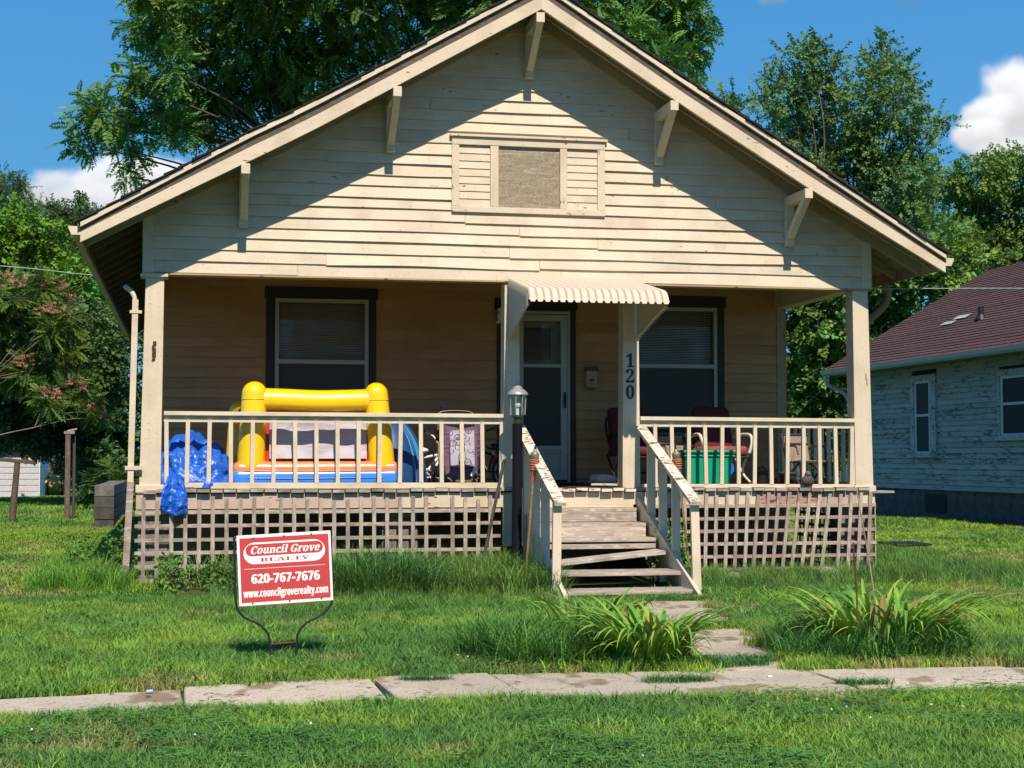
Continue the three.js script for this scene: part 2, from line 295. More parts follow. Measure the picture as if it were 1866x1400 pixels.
{ // gable wall with its lapped boards
  const pts = [[XL, 3.13]]; pts.push([XR, 3.13], [XR, roofT(XR) - 0.08]);
  for (let x = 4; x >= -3.8; x -= 0.4) pts.push([x, roofT(x) - 0.085]); pts.push([XL, roofT(XL) - 0.08]);
  const gable = part(house, 'gable_wall', prism(pts, -0.14, -0.002), M.board[3]);
  const ex = 0.1215, gw = [-0.665, 1.03, 3.872, 4.69];
  let row = 0;
  for (let y = 3.142; y < 5.95; row++) {
    const h = row ? ex : 0.135, y0 = y, y1 = y + h; y = y1;
    const edge = (yy, s) => { let x = s < 0 ? XL + 0.105 : XR - 0.115; for (let k = 0; k < 400; k++) { if (rakeB(x) + 0.10 > yy) break; x -= s * 0.012; } return x; };
    const l0 = edge(y0, -1), l1 = edge(y1, -1), r0 = edge(y0, 1), r1 = edge(y1, 1);
    if (r1 - l1 < 0.05) break;
    const cuts = [[l0, l1]];
    const inWin = y1 > gw[2] + 0.03 && y0 < gw[3] - 0.03;
    const spans = inWin ? [[l0, l1, gw[0] + 0.004, gw[0] + 0.004], [gw[1] - 0.004, gw[1] - 0.004, r0, r1]] : [[l0, l1, r0, r1]];
    for (const [a0, a1, b0, b1] of spans) {
      const want = { 5: [-0.52], 4: [0.08], 2: [-0.03], 1: [-2.0, 0.3], 3: [0.95], 0: [-2.3, 0.55], 7: [2.3], 10: [-2.0], 13: [1.3], 15: [-0.9] }[row] ?? [];
      const c = [[a0, a1], ...want.filter((q) => q > a0 + 0.3 && q < b0 - 0.3).map((q) => [q, q]), [b0, b1]];
      for (let k = 0; k + 1 < c.length; k++) {
        const drop = c.length > 2 ? (k % 2 ? -0.006 : 0.006) : 0;
        part(gable, 'clapboard', clap(c[k][0] + (k ? 0.003 : 0), c[k][1] + (k ? 0.003 : 0), c[k + 1][0], c[k + 1][1], y0 + drop, y1, 0.0005, row + k * 0.37, 0.026 + (k % 2) * 0.004), pick(M.board));
      }
    }
  }
  // boarded attic window with a louvre on either side
  const win = part(house, 'gable_window', box(-0.60, 0.97, 3.93, 4.62, -0.0015, 0.004), M.board[3]);
  const tz = 0.042, d = 0.03;
  part(win, 'head_board', rbox(-0.665, 1.03, 4.60, 4.685, 0.001, tz + 0.004, 0.006), M.trimWorn);
  part(win, 'drip_cap', rbox(-0.69, 1.055, 4.685, 4.712, 0.001, tz + 0.03, 0.006), M.trimWorn);
  part(win, 'sill_board', rbox(-0.665, 1.03, 3.872, 3.935, 0.001, tz + 0.005, 0.006), M.trimWorn);
  for (const [a, b] of [[-0.665, -0.585], [-0.245, -0.155], [0.525, 0.605], [0.945, 1.03]]) part(win, 'mullion', rbox(a, b, 3.936, 4.599, 0.001, tz, 0.005), M.trimWorn, { turn: true });
  for (const [a, b] of [[-0.584, -0.246], [0.606, 0.944]]) for (let k = 0; k < 8; k++) {
    const y = 3.937 + k * 0.082; part(win, 'louvre_slat', bar(V((a + b) / 2 - (b - a) / 2, y + 0.041, 0.014), V((a + b) / 2 + (b - a) / 2, y + 0.041, 0.014), 0.012, 0.080, V(0, 1, -0.12)), pick([M.trimWorn, M.board[1], M.board[3]]));
  }
  const sheet = new THREE.PlaneGeometry(0.685, 0.655, 40, 40), sp = sheet.attributes.position;
  for (let k = 0; k < sp.count; k++) { const x = sp.getX(k), y = sp.getY(k); sp.setZ(k, 0.007 * Math.abs(fbm(x * 2.6 + 4, y * 9 + 2, 91, 4) - 0.5) * 2.4 - 0.004 * (y > 0.3 ? 1 : 0)); }
  sheet.translate(0.185, 4.262, 0.012); sheet.computeVertexNormals();
  part(win, 'plastic_sheet', sheet, phys(lin(0.40, 0.325, 0.22), { roughness: 0.38, map: T.grain, bumpMap: T.wrinkle, bumpScale: 0.003, side: THREE.DoubleSide }), { label: 'crumpled tan plastic sheet over the attic window' });
}
// corner boards, beam under the gable and porch posts
for (const [a, b] of [[XL, XL + 0.11], [XR - 0.12, XR]]) part(house, 'corner_board', prism([[a, 3.14], [b, 3.14], [b, rakeB(b) + 0.1], [a, rakeB(a) + 0.1]], -0.05, 0.026), M.trim, { turn: true });
part(house, 'porch_beam', box(XL + 0.02, XR - 0.02, 3.128, 3.146, -0.16, 0.034), M.soffit);
part(house, 'porch_beam', [box(XL + 0.02, XR - 0.02, 3.146, 3.36, -0.17, -0.145)], M.soffit);
for (const x of [XL + 0.02, XR - 0.20]) part(house, 'side_beam', box(x, x + 0.17, 3.15, 3.38, ZW, -0.172), M.trim);
part(house, 'porch_ceiling', box(XL + 0.02, XR - 0.02, 3.385, 3.42, ZW, -0.172), M.ceiling);
function post(x0, x1, yb, lean = 0) {
  const g = rbox(-0.5, 0.5, 0, 1, -0.5, 0.5, 0.02); const p = g.attributes.position, yt = 3.13;
  for (let k = 0; k < p.count; k++) { const t = p.getY(k), w = (x1 - x0) * lerp(1.0, 0.86, t), c = (x0 + x1) / 2 + lean * (1 - t); p.setXYZ(k, c + p.getX(k) * w, yb + t * (yt - yb), -0.09 + p.getZ(k) * 0.20); }
  g.computeVertexNormals(); return g;
}
const posts = [part(house, 'porch_post', post(-3.86, -3.645, 0.90, -0.03), M.trim, { turn: true }), part(house, 'porch_post', post(-0.095, 0.09, 0.90), M.trim, { turn: true }), part(house, 'porch_post', post(1.225, 1.425, 0.90), M.trim, { turn: true }), part(house, 'porch_post', post(3.90, 4.115, 0.86, 0.03), M.trim, { turn: true })];
part(posts[0], 'base_block', rbox(-3.925, -3.635, 0.885, 0.965, -0.22, 0.035, 0.006), M.trim); part(posts[0], 'cap_moulding', rbox(-3.90, -3.62, 3.10, 3.135, -0.2, 0.05, 0.006), M.trim);
part(posts[3], 'base_block', rbox(3.905, 4.165, 0.855, 0.93, -0.22, 0.035, 0.006), M.trim);
part(posts[0], 'flag_bracket', [tube([V(-3.765, 2.43, 0.025), V(-3.735, 2.43, 0.03), V(-3.77, 2.38, 0.03), V(-3.74, 2.34, 0.035), V(-3.765, 2.30, 0.03), V(-3.745, 2.27, 0.03), V(-3.775, 2.25, 0.025)], 0.008, 30), box(-3.775, -3.735, 2.29, 2.37, 0.02, 0.03)], M.rust);
part(posts[3], 'bare_patch', [box(4.062, 4.07, 2.12, 2.19, 0.002, 0.014), box(4.075, 4.081, 2.05, 2.13, 0.002, 0.014)], M.darkWood);
{ const font = await new FontLoader().loadAsync('fonts/droid/droid_serif_bold.typeface.json');
  [['1', 2.262], ['2', 2.092], ['0', 1.916]].forEach(([ch, y]) => {
    const g = new TextGeometry(ch, { font, size: 0.160, depth: 0.012, curveSegments: 6 }); g.computeBoundingBox(); const b = g.boundingBox; g.translate(-(b.min.x + b.max.x) / 2, 0, 0).scale(ch === '0' ? 0.80 : 0.88, 0.92, 1).translate(1.312, y - 0.03, 0.006);
    part(posts[2], 'house_number', g, M.black);
  }); }

// roof: sheathing boards, shingle courses, rake boards and trim, rafters, gutters
for (const s of [-1, 1]) {
  const xEnd = s < 0 ? -4.46 : 4.74, xP = 0.17, n = 34;
  const slope = part(house, 'roof_slope', (() => { const t = [], q = []; for (let k = 0; k <= 12; k++) q.push(lerp(xP, xEnd, k / 12)); for (let k = 0; k < 12; k++) { const a = q[k], b = q[k + 1], ya = roofT(a) - 0.02, yb = roofT(b) - 0.02, z0 = 0.62, z1 = ZB - 0.5; t.push(...quad(V(a, ya, z0), V(b, yb, z0), V(b, yb, z1), V(a, ya, z1)), ...quad(V(a, ya - 0.03, z0), V(a, ya - 0.03, z1), V(b, yb - 0.03, z1), V(b, yb - 0.03, z0)), ...quad(V(a, ya, z0), V(a, ya - 0.03, z0), V(b, yb - 0.03, z0), V(b, yb, z0))); } return faces(t); })(), M.darkWood);
  for (let k = 0; k < n; k++) { // shingle courses from the eave up
    const a = lerp(xEnd + s * 0.03, xP, k / n), b = lerp(xEnd, xP, (k + 1.25) / n), z0 = 0.668 + R(-0.012, 0.014), z1 = ZB - 0.55, u = 0.012, bb = s < 0 ? Math.min(b, xP) : Math.max(b, xP);
    const A = V(a, roofT(clamp(a, -4.46, 4.74)) + 0.012 - (Math.abs(a) > 4.4 ? 0.01 : 0), 0), B = V(bb, roofT(bb) + 0.004, 0), t = [];
    const p = (q, dy, z) => V(q.x, q.y + dy, z), th = s < 0 ? R(0.018, 0.030) : R(0.030, 0.044);
    t.push(...quad(p(A, th, z0), p(A, th, z1), p(B, 0.012, z1), p(B, 0.012, z0)), ...quad(p(A, 0, z0), p(B, 0, z0), p(B, 0, z1), p(A, 0, z1)), ...quad(p(A, 0, z0), p(A, th, z0), p(B, 0.012, z0), p(B, 0, z0)), ...quad(p(A, 0, z0), p(A, 0, z1), p(A, th, z1), p(A, th, z0)));
    part(slope, 'shingle_course', faces(t), pick(M.shingle));
  }
  const nb = 25;
  for (let k = 0; k < nb; k++) { // sheathing seen from below
    const a = lerp(xP, xEnd, (k + 0.03) / nb), b = lerp(xP, xEnd, (k + 0.97) / nb), d = 0.055;
    const A = roofT(a) - d, B = roofT(b) - d, t = [], z0 = 0.59, z1 = ZB - 0.4;
    t.push(...quad(V(a, A, z0), V(a, A, z1), V(b, B, z1), V(b, B, z0)), ...quad(V(a, A + 0.004, z0), V(b, B + 0.004, z0), V(b, B + 0.004, z1), V(a, A + 0.004, z1)), ...quad(V(b, B, z0), V(b, B, z1), V(b, B + 0.004, z1), V(b, B + 0.004, z0)));
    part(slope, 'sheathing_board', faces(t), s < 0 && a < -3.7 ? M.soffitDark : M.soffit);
  }
  const along = (lo, hi, z0, z1, mat, name, parent) => { // a board following the rake
    const t = [], m = 14; const P = []; for (let k = 0; k <= m; k++) { const x = lerp(0.19, xEnd, k / m); P.push([V(x, lo(x), z0), V(x, lo(x), z1), V(x, hi(x), z1), V(x, hi(x), z0)]); }
    for (let k = 0; k < m; k++) { const [a, b] = s > 0 ? [P[k], P[k + 1]] : [P[k + 1], P[k]]; t.push(...quad(a[1], b[1], b[2], a[2]), ...quad(a[0], b[0], b[1], a[1]), ...quad(a[2], b[2], b[3], a[3]), ...quad(a[3], b[3], b[0], a[0])); }
    const e = P[m]; t.push(...quad(e[0], e[1], e[2], e[3])); return part(parent ?? house, name, faces(t), mat);
  };
  const bh = (x) => rakeB(x) + lerp(0.10, 0.138, clamp(Math.min(x + 4.46, 4.74 - x) / 1.6));
  along((x) => rakeB(x), bh, 0.585, ZO, M.trimWorn, 'rake_board');
  along((x) => roofT(x) - lerp(0.050, 0.054, clamp(Math.min(x + 4.46, 4.74 - x) / 1.6)), (x) => roofT(x) - 0.004, 0.60, 0.650, M.rail, 'rake_trim');
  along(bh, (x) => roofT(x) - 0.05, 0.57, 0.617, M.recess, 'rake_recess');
  along((x) => rakeB(x) + 0.02, (x) => roofT(x) - 0.06, 0.02, 0.075, M.soffit, 'wall_rafter');
  along((x) => rakeB(x) + 0.06, (x) => roofT(x) - 0.06, 0.30, 0.33, M.soffit, 'fly_rafter').visible = true;
  const xi = s < 0 ? XL - 0.02 : XR + 0.02;
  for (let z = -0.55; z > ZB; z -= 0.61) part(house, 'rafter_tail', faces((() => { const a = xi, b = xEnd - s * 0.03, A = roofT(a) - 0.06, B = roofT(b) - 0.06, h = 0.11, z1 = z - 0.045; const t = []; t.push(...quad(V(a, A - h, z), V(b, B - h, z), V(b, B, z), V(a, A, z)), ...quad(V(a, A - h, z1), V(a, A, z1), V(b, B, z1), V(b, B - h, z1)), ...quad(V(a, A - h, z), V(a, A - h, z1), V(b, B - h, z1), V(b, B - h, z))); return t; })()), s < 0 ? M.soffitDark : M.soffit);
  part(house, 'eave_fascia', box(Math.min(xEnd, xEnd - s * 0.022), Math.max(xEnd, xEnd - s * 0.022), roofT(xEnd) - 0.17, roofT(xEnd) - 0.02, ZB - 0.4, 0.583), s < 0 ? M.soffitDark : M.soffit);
  const gx = xEnd + s * 0.004, gyT = roofT(xEnd) - 0.035, prof = [[0, 0], [s * 0.115, 0], [s * 0.115, -0.018], [s * 0.085, -0.085], [0, -0.085]].map(([x, y]) => [gx + x, gyT + y]);
  const gut = part(house, 'gutter', prism(s < 0 ? prof.reverse() : prof, ZB - 0.4, s < 0 ? 0.56 : 0.59), M.trimWorn);
  if (s < 0) part(gut, 'gutter_end', prism(prof.map(([x, y]) => [x, y]), 0.56, 0.575), M.trim);
}
// knee brackets
for (const [x, yb] of [[-2.862, 3.63], [-1.33, 4.48], [0.176, 5.34], [1.636, 4.46], [3.147, 3.60]]) {
  const w = 0.047, yt = Math.min(rakeB(x - w), rakeB(x + w)) - 0.004 + (Math.abs(x - 0.176) < 0.1 ? 0.0 : 0.02);
  const b = part(house, 'knee_bracket', rbox(x - w, x + w, yb, yt, 0.024, 0.10, 0.005), M.trim, { turn: true });
  part(b, 'arm', rbox(x - w + 0.002, x + w - 0.002, yt - 0.105, yt, 0.10, ZO + 0.012, 0.005), M.trim);
  part(b, 'diagonal', bar(V(x, yb + 0.10, 0.085), V(x, yt - 0.075, ZO - 0.04), 0.076, 0.075, V(0, 1, 0), 0.005), M.trim);
}
// downspouts
{
  const d = part(house, 'downspout', [tube([V(-4.05, 3.0, -0.05), V(-4.02, 2.975, 0.0), V(-3.985, 2.94, 0.02), V(-3.955, 2.88, 0.03), V(-3.95, 2.75, 0.03)], 0.030, 26, 4), bar(V(-3.945, 2.86, 0.03), V(-3.975, 0.98, 0.035), 0.060, 0.06, V(0, 0, 1))], M.trim);
  part(d, 'lower_length', bar(V(-3.973, 1.0, 0.038), V(-4.01, 0.12, 0.06), 0.066, 0.066, V(0, 0, 1)), M.pinkGrey[0], { label: 'bare pinkish lower length of the downspout' });
  part(d, 'outlet', bar(V(-4.02, 0.14, 0.06), V(-4.04, -0.02, 0.17), 0.08, 0.07, V(0, 0, 1)), M.iron);
  part(d, 'strap', [box(-4.03, -3.86, 1.12, 1.16, 0.0, 0.075), box(-4.0, -3.88, 2.72, 2.75, 0.0, 0.068)], M.trim);
  part(house, 'downspout', tube([V(4.66, 3.30, -0.75), V(4.70, 3.18, -0.75), V(4.66, 3.06, -0.75), V(4.50, 2.90, -0.75), V(4.33, 2.74, -0.75), V(4.27, 2.64, -0.75), V(4.28, 2.52, -0.75)], 0.045, 40, 8), M.ceiling, { label: 'elbow of a downspout curving back under the right eave' });
}
// porch back wall with openings, its lapped boards and the outer walls
const OP = [[-2.50, -1.18, 1.5, 3.30], [0.32, 1.317, 0.9, 3.215], [1.93, 3.262, 1.5, 3.285]];
{
  const pieces = [], z0 = ZW - 0.14, z1 = ZW - 0.004; let x = XL;
  for (const [a, b, y0, y1] of OP) { pieces.push(box(x, a + 0.06, 0.0, 3.5, z0, z1)); if (y0 > 1) pieces.push(box(a + 0.06, b - 0.06, 0.0, y0 + 0.06, z0, z1)); else pieces.push(box(a + 0.06, b - 0.06, 0, 0.9, z0, z1)); pieces.push(box(a + 0.06, b - 0.06, y1 - 0.06, 3.5, z0, z1)); x = b - 0.06; }
  pieces.push(box(x, XR - 0.03, 0, 3.5, z0, z1));
  const wall = part(house, 'porch_wall', pieces, M.tan[1]);
  let row = 0;
  for (let y = 0.985; y < 3.36; y += 0.1215, row++) {
    let spans = [[XL + 0.08, XR - 0.17]];
    for (const [a, b, y0, y1] of OP) if (y + 0.1215 > y0 + 0.03 && y < y1 - 0.03) spans = spans.flatMap(([s, e]) => (a > s && b < e ? [[s, a], [b, e]] : [[s, e]]));
    for (const [s, e] of spans) part(wall, 'clapboard', clap(s + 0.002, s + 0.002, e - 0.002, e - 0.002, y, y + 0.1215, ZW - 0.003, row + 40, 0.026, 0.004), pick(M.tan));
  }
  part(house, 'corner_board', box(XR - 0.168, XR - 0.06, 0.7, 3.38, ZW - 0.05, ZW + 0.024), M.soffit, { turn: true });
  part(house, 'corner_board', box(XL + 0.0, XL + 0.08, 0.7, 3.38, ZW - 0.05, ZW + 0.024), M.tan[0], { turn: true });
  part(house, 'side_wall', box(XL, XL + 0.14, 0, 3.6, ZB, ZW - 0.142), M.board[1]); part(house, 'side_wall', box(XR - 0.17, XR - 0.03, 0, 3.6, ZB, ZW - 0.142), M.board[1]);
  part(house, 'rear_wall', box(XL, XR - 0.03, 0, 3.6, ZB - 0.14, ZB - 0.001), M.board[1]);
  part(house, 'attic_floor', box(XL + 0.143, XR - 0.173, 3.38, 3.5, ZB, ZW - 0.142), M.room); part(house, 'room_floor', box(XL + 0.143, XR - 0.173, 0.8, 0.9, ZB, ZW - 0.142), M.room);
  part(house, 'room_wall', box(XL + 0.143, XR - 0.173, 0.9, 3.38, ZW - 2.1, ZW - 2.0), M.room);
}
// the two porch windows
for (const [k, x0, x1, yb, yt, ym] of [[0, -2.50, -1.18, 1.5, 3.30, 2.40], [2, 1.93, 3.262, 1.5, 3.285, 2.40]]) {
  const w = part(house, 'porch_window', [box(x0, x0 + 0.105, yb, yt - 0.14, ZW - 0.1, ZW + 0.032), box(x1 - 0.09, x1, yb, yt - 0.14, ZW - 0.1, ZW + 0.032), box(x0 - 0.02, x1 + 0.02, yt - 0.14, yt, ZW - 0.1, ZW + 0.04), box(x0 - 0.02, x1 + 0.02, yb - 0.06, yb, ZW - 0.1, ZW + 0.06)], M.casing);
  const a = x0 + 0.105, b = x1 - 0.09, z = ZW + 0.004;
  part(w, 'storm_frame', [box(a, a + 0.045, yb, yt - 0.14, z - 0.03, z + 0.02), box(b - 0.045, b, yb, yt - 0.14, z - 0.03, z + 0.02), box(a + 0.045, b - 0.045, yt - 0.185, yt - 0.14, z - 0.03, z + 0.02), box(a + 0.045, b - 0.045, yb, yb + 0.05, z - 0.03, z + 0.02)], M.alum);
  part(w, 'meeting_rail', box(a + 0.045, b - 0.045, ym - 0.025, ym + 0.025, z - 0.028, z + 0.018), M.alum);
  part(w, 'pane', box(a + 0.045, b - 0.045, ym + 0.025, yt - 0.185, z - 0.012, z - 0.008), M.glass); part(w, 'pane', box(a + 0.045, b - 0.045, yb + 0.05, ym - 0.025, z - 0.016, z - 0.012), M.screen);
  const sl = []; for (let y = ym - 0.02; y < yt - 0.19; y += 0.021) sl.push(bar(V(a + 0.05, y, z - 0.075), V(b - 0.05, y, z - 0.075), 0.018, 0.0015, V(0, 1, 0.75)));
  part(w, 'blind', sl, M.blind);
  part(w, 'curtain', box(a, b, yb - 0.02, yt - 0.1, z - 0.16, z - 0.15), std(k ? lin(0.10, 0.10, 0.11) : lin(0.20, 0.145, 0.12)));
}
// front door
{
  const d = part(house, 'front_door', [box(0.32, 0.545, 0.93, 3.07, ZW - 0.1, ZW + 0.034), box(1.25, 1.317, 0.93, 3.07, ZW - 0.1, ZW + 0.034), box(0.29, 1.34, 3.07, 3.215, ZW - 0.1, ZW + 0.042)], M.casing);
  const zf = ZW + 0.0, a = 0.545, b = 1.25;
  part(d, 'door_jamb', [box(b - 0.036, b - 0.001, 0.94, 3.065, zf - 0.03, zf + 0.02), box(a + 0.001, a + 0.03, 0.94, 3.065, zf - 0.03, zf + 0.02), box(a + 0.03, b - 0.036, 3.03, 3.065, zf - 0.03, zf + 0.02)], M.alum);
  part(d, 'storm_door', [box(a + 0.034, a + 0.11, 0.97, 3.02, zf - 0.02, zf + 0.014), box(b - 0.12, b - 0.04, 0.97, 3.02, zf - 0.02, zf + 0.014), box(a + 0.11, b - 0.12, 2.94, 3.02, zf - 0.02, zf + 0.014), box(a + 0.11, b - 0.12, 2.365, 2.405, zf - 0.02, zf + 0.014), box(a + 0.11, b - 0.12, 1.345, 1.39, zf - 0.02, zf + 0.014), box(a + 0.11, b - 0.12, 0.97, 1.06, zf - 0.02, zf + 0.014)], M.alum);
  part(d, 'kick_panel', rbox(a + 0.11, b - 0.12, 1.06, 1.345, zf - 0.014, zf + 0.004, 0.003), std(lin(0.36, 0.38, 0.38), { roughness: 0.4 }));
  part(d, 'pane', box(a + 0.11, b - 0.12, 2.405, 2.94, zf - 0.008, zf - 0.004), M.glass); part(d, 'pane', box(a + 0.11, b - 0.12, 1.39, 2.365, zf - 0.008, zf - 0.004), M.screen);
  part(d, 'inner_door', [box(a + 0.005, b - 0.005, 0.94, 1.5, zf - 0.14, zf - 0.1), box(a + 0.005, b - 0.22, 1.5, 2.46, zf - 0.14, zf - 0.1), box(b - 0.22, b - 0.005, 1.5, 3.03, zf - 0.14, zf - 0.1), box(a + 0.005, b - 0.22, 2.87, 3.03, zf - 0.14, zf - 0.1)], std(lin(0.22, 0.20, 0.15)));
  const sl = []; for (let y = 2.47; y < 2.87; y += 0.021) sl.push(bar(V(a + 0.02, y, zf - 0.15), V(b - 0.225, y, zf - 0.15), 0.018, 0.0015, V(0, 1, 0.75)));
  part(d, 'blind', sl, M.blind);
  part(d, 'handle', [rbox(1.165, 1.195, 1.86, 2.06, zf + 0.014, zf + 0.03, 0.006), rod(V(1.18, 1.90, zf + 0.05), V(1.18, 2.02, zf + 0.05), 0.012)], M.black);
  part(d, 'closer', [rod(V(0.72, 1.20, zf + 0.03), V(0.82, 1.205, zf + 0.03), 0.016), box(0.75, 0.79, 1.17, 1.2, zf + 0.006, zf + 0.03)], M.black);
  part(d, 'threshold', rbox(a - 0.05, b + 0.05, 0.90, 0.94, zf - 0.1, zf + 0.06, 0.006), M.alum);
  part(house, 'porch_light', [new THREE.SphereGeometry(0.05, 12, 8).scale(1, 1.45, 1).translate(0.352, 2.985, ZW + 0.12), rod(V(0.352, 3.05, ZW + 0.05), V(0.352, 3.06, ZW + 0.12), 0.03), rod(V(0.352, 3.04, ZW + 0.12), V(0.352, 3.08, ZW + 0.12), 0.045), rod(V(0.31, 2.91, ZW + 0.07), V(0.335, 2.92, ZW + 0.1), 0.022)], std(lin(0.72, 0.72, 0.74), { roughness: 0.25 }));
}
// porch floor: boards with ragged ends; skirt; piers; lattice
{
  const fl = part(house, 'porch_floor', box(XL + 0.03, XR - 0.05, 0.80, 0.876, ZW, -0.03), M.darkWood);
  let x = XL + 0.03;
  while (x < XR - 0.1) {
    const w = Math.min(R(0.128, 0.146), XR - 0.05 - x), front = (x > 0.06 && x < 1.25 ? 0.10 : 0.05) + R(-0.012, 0.02), sag = R(-0.008, 0.008) - (x > 2.4 ? 0.010 * Math.sin((x - 2.4) * 2) : 0);
    const g = box(x + 0.003, x + w - 0.003, 0.878, FL, ZW + 0.002, front), p = g.attributes.position; for (let k = 0; k < p.count; k++) if (p.getZ(k) > -1) p.setY(k, p.getY(k) + sag);
    part(fl, 'floor_board', g, x > 0.0 && x < 1.3 ? pick([M.floor[0], M.floor[2]]) : pick([M.grey[3], M.floor[2], M.floor[0]])); 
    if (w > 0.1) part(fl, 'board_end', box(x + 0.006, x + w - 0.007, 0.884 + sag, FL - 0.006 + sag, front - 0.004, front + R(0.004, 0.022)), x > 0 && x < 1.3 ? M.railWorn : pick(M.grey));
    x += w;
  }
  for (const [a, b, m] of [[-3.92, -3.62, M.skirtPink], [-3.618, -2.2, M.skirtPink], [-2.198, -1.2, M.skirtPink], [-1.198, -0.1, M.trimWorn], [1.45, 2.75, M.trimWorn], [2.752, 3.55, M.skirtRose], [3.552, 3.93, M.skirtPink], [3.932, 4.16, M.trimWorn]]) part(house, 'skirt_board', rbox(a, b, 0.715, 0.872, -0.05, 0.012, 0.004), m);
  part(house, 'skirt_board', [rbox(-0.1, 0.12, 0.3, 0.872, -0.05, 0.01, 0.004)], M.trimWorn, { turn: true });
  part(house, 'stair_header', rbox(0.10, 1.44, 0.735, 0.876, -0.04, 0.045, 0.004), M.trim);
  // header bricks: short block ends under the floor edge seen through the gap
  const pier = (x0, x1, z0, z1, y1, mats) => {
    const p = part(house, 'brick_pier', box(x0 + 0.008, x1 - 0.008, -0.12, y1, z0 + 0.008, z1 - 0.008), M.mortar);
    let r = 0; for (let y = -0.1; y < y1 - 0.04; y += 0.118, r++) for (let xx = x0 + (r % 2 ? -0.09 : 0); xx < x1 - 0.02; xx += 0.2) { const a = Math.max(xx, x0), b = Math.min(xx + 0.19, x1); if (b - a > 0.04) part(p, 'brick', rbox(a, b, y, Math.min(y + 0.105, y1), z0 + 0.1, z1 + R(-0.004, 0.004), 0.006), pick(mats)); }
  };
  pier(-3.90, -3.55, -0.4, -0.03, 0.71, M.brick); pier(-1.38, -1.0, -0.5, -0.12, 0.71, M.brick); pier(3.78, 4.14, -0.4, -0.06, 0.71, M.brick);
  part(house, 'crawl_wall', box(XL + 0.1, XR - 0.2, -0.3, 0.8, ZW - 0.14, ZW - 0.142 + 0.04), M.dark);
  const lattice = (x0, x1, y0, yt, dx, dy, lean, mats, n0, skip) => {
    const l = part(house, 'lattice_panel', box(x0, x1, yt - 0.105, yt - 0.065, 0.016, 0.030), pick(mats)); let r = 0;
    for (let y = yt - 0.085 - dy; y > y0; y -= dy, r++) { const a = V(x0, y + R(-0.008, 0.008), 0.0225), b = V(x1, y + R(-0.012, 0.012), 0.0225); part(l, 'lattice_slat', bar(a, b, 0.014, 0.036), pick(mats)); }
    let k = 0; for (let x = x0 + 0.09; x < x1 - 0.02; x += dx, k++) { const top = skip.includes(k) ? 0.40 : yt + 0.05 + R(-0.02, 0.03), ln = lean * smooth(x0 + 0.3, x1 - 0.5, x) * (x > x1 - 0.5 ? 0.4 : 1); part(l, 'lattice_slat', bar(V(x - ln + R(-0.006, 0.006), y0 - 0.06, 0.0365), V(x + R(-0.006, 0.006), top, 0.0365), 0.040, 0.013, V(0, 0, 1)), pick(mats), { turn: true }); }
  };
  lattice(-3.93, -0.13, -0.08, 0.77, 0.1385, 0.139, 0, [...M.grey, M.pinkGrey[0]], 0, [22]);
  lattice(1.47, 4.16, -0.1, 0.80, 0.121, 0.139, 0.14, [...M.pinkGrey, M.grey[0]], 0, []);
  // the lattice that closes the right end of the porch crawl space
  const l = part(house, 'lattice_panel', box(4.162, 4.175, 0.68, 0.72, -2.4, 0.0), M.pinkGrey[1]);
  for (let y = 0.56; y > -0.1; y -= 0.139) part(l, 'lattice_slat', box(4.162, 4.175, y - 0.018, y + 0.018, -2.4, 0.0), pick(M.pinkGrey));
  for (let z = -0.06; z > -2.4; z -= 0.13) part(l, 'lattice_slat', box(4.177, 4.19, -0.1, 0.80, z - 0.02, z + 0.02), pick(M.pinkGrey));
  part(house, 'sill_end', rbox(4.12, 4.38, 0.845, 0.872, -0.25, 0.05, 0.006), M.grey[0]);
}
// railings
function railing(xa, xb, yA, yB, xs, lo) {
  const r = part(house, 'porch_railing', bar(V(xa, yA - 0.045, -0.035), V(xb, yB - 0.045, -0.035), 0.05, 0.085), M.rail);
  part(r, 'top_rail', bar(V(xa, yA, -0.02), V(xb, yB, -0.02), 0.10, 0.042, V(0, 1, 0), 0.004), M.rail);
  part(r, 'bottom_rail', bar(V(lo, yA - 0.745, -0.02), V(xb, yB - 0.745, -0.02), 0.05, 0.062, V(0, 1, 0), 0.004), M.rail);
  for (const x of xs) { const t = (x - xa) / (xb - xa), y = lerp(yA, yB, t), l = R(-0.006, 0.006); part(r, 'baluster', bar(V(x + l, y - 0.715, -0.01 + R(-0.003, 0.003)), V(x - l, y - 0.065, -0.01), 0.042, 0.035, V(0, 0, 1)), M.rail, { turn: true }); }
}
{ const xs = [-3.62]; for (let k = 0; k < 16; k++) xs.push(-3.41 + k * 0.2205); xs.push(-0.115); railing(-3.65, -0.09, 1.70, 1.69, xs, -3.44); }
{ const xs = []; for (let k = 0; k < 13; k++) xs.push(1.60 + k * 0.191); xs.push(3.90); railing(1.425, 3.92, 1.672, 1.66, xs, 1.44); }
{ // side railing at the right end
  const r = part(house, 'side_railing', bar(V(3.99, 1.655, ZW), V(3.99, 1.655, -0.19), 0.09, 0.04), M.rail); part(r, 'bottom_rail', bar(V(3.99, 0.94, ZW), V(3.99, 0.94, -0.19), 0.05, 0.06), M.rail);
  for (let z = -2.35; z < -0.25; z += 0.21) part(r, 'baluster', box(3.97, 4.01, 0.965, 1.635, z - 0.02, z + 0.02), M.rail, { turn: true });
}
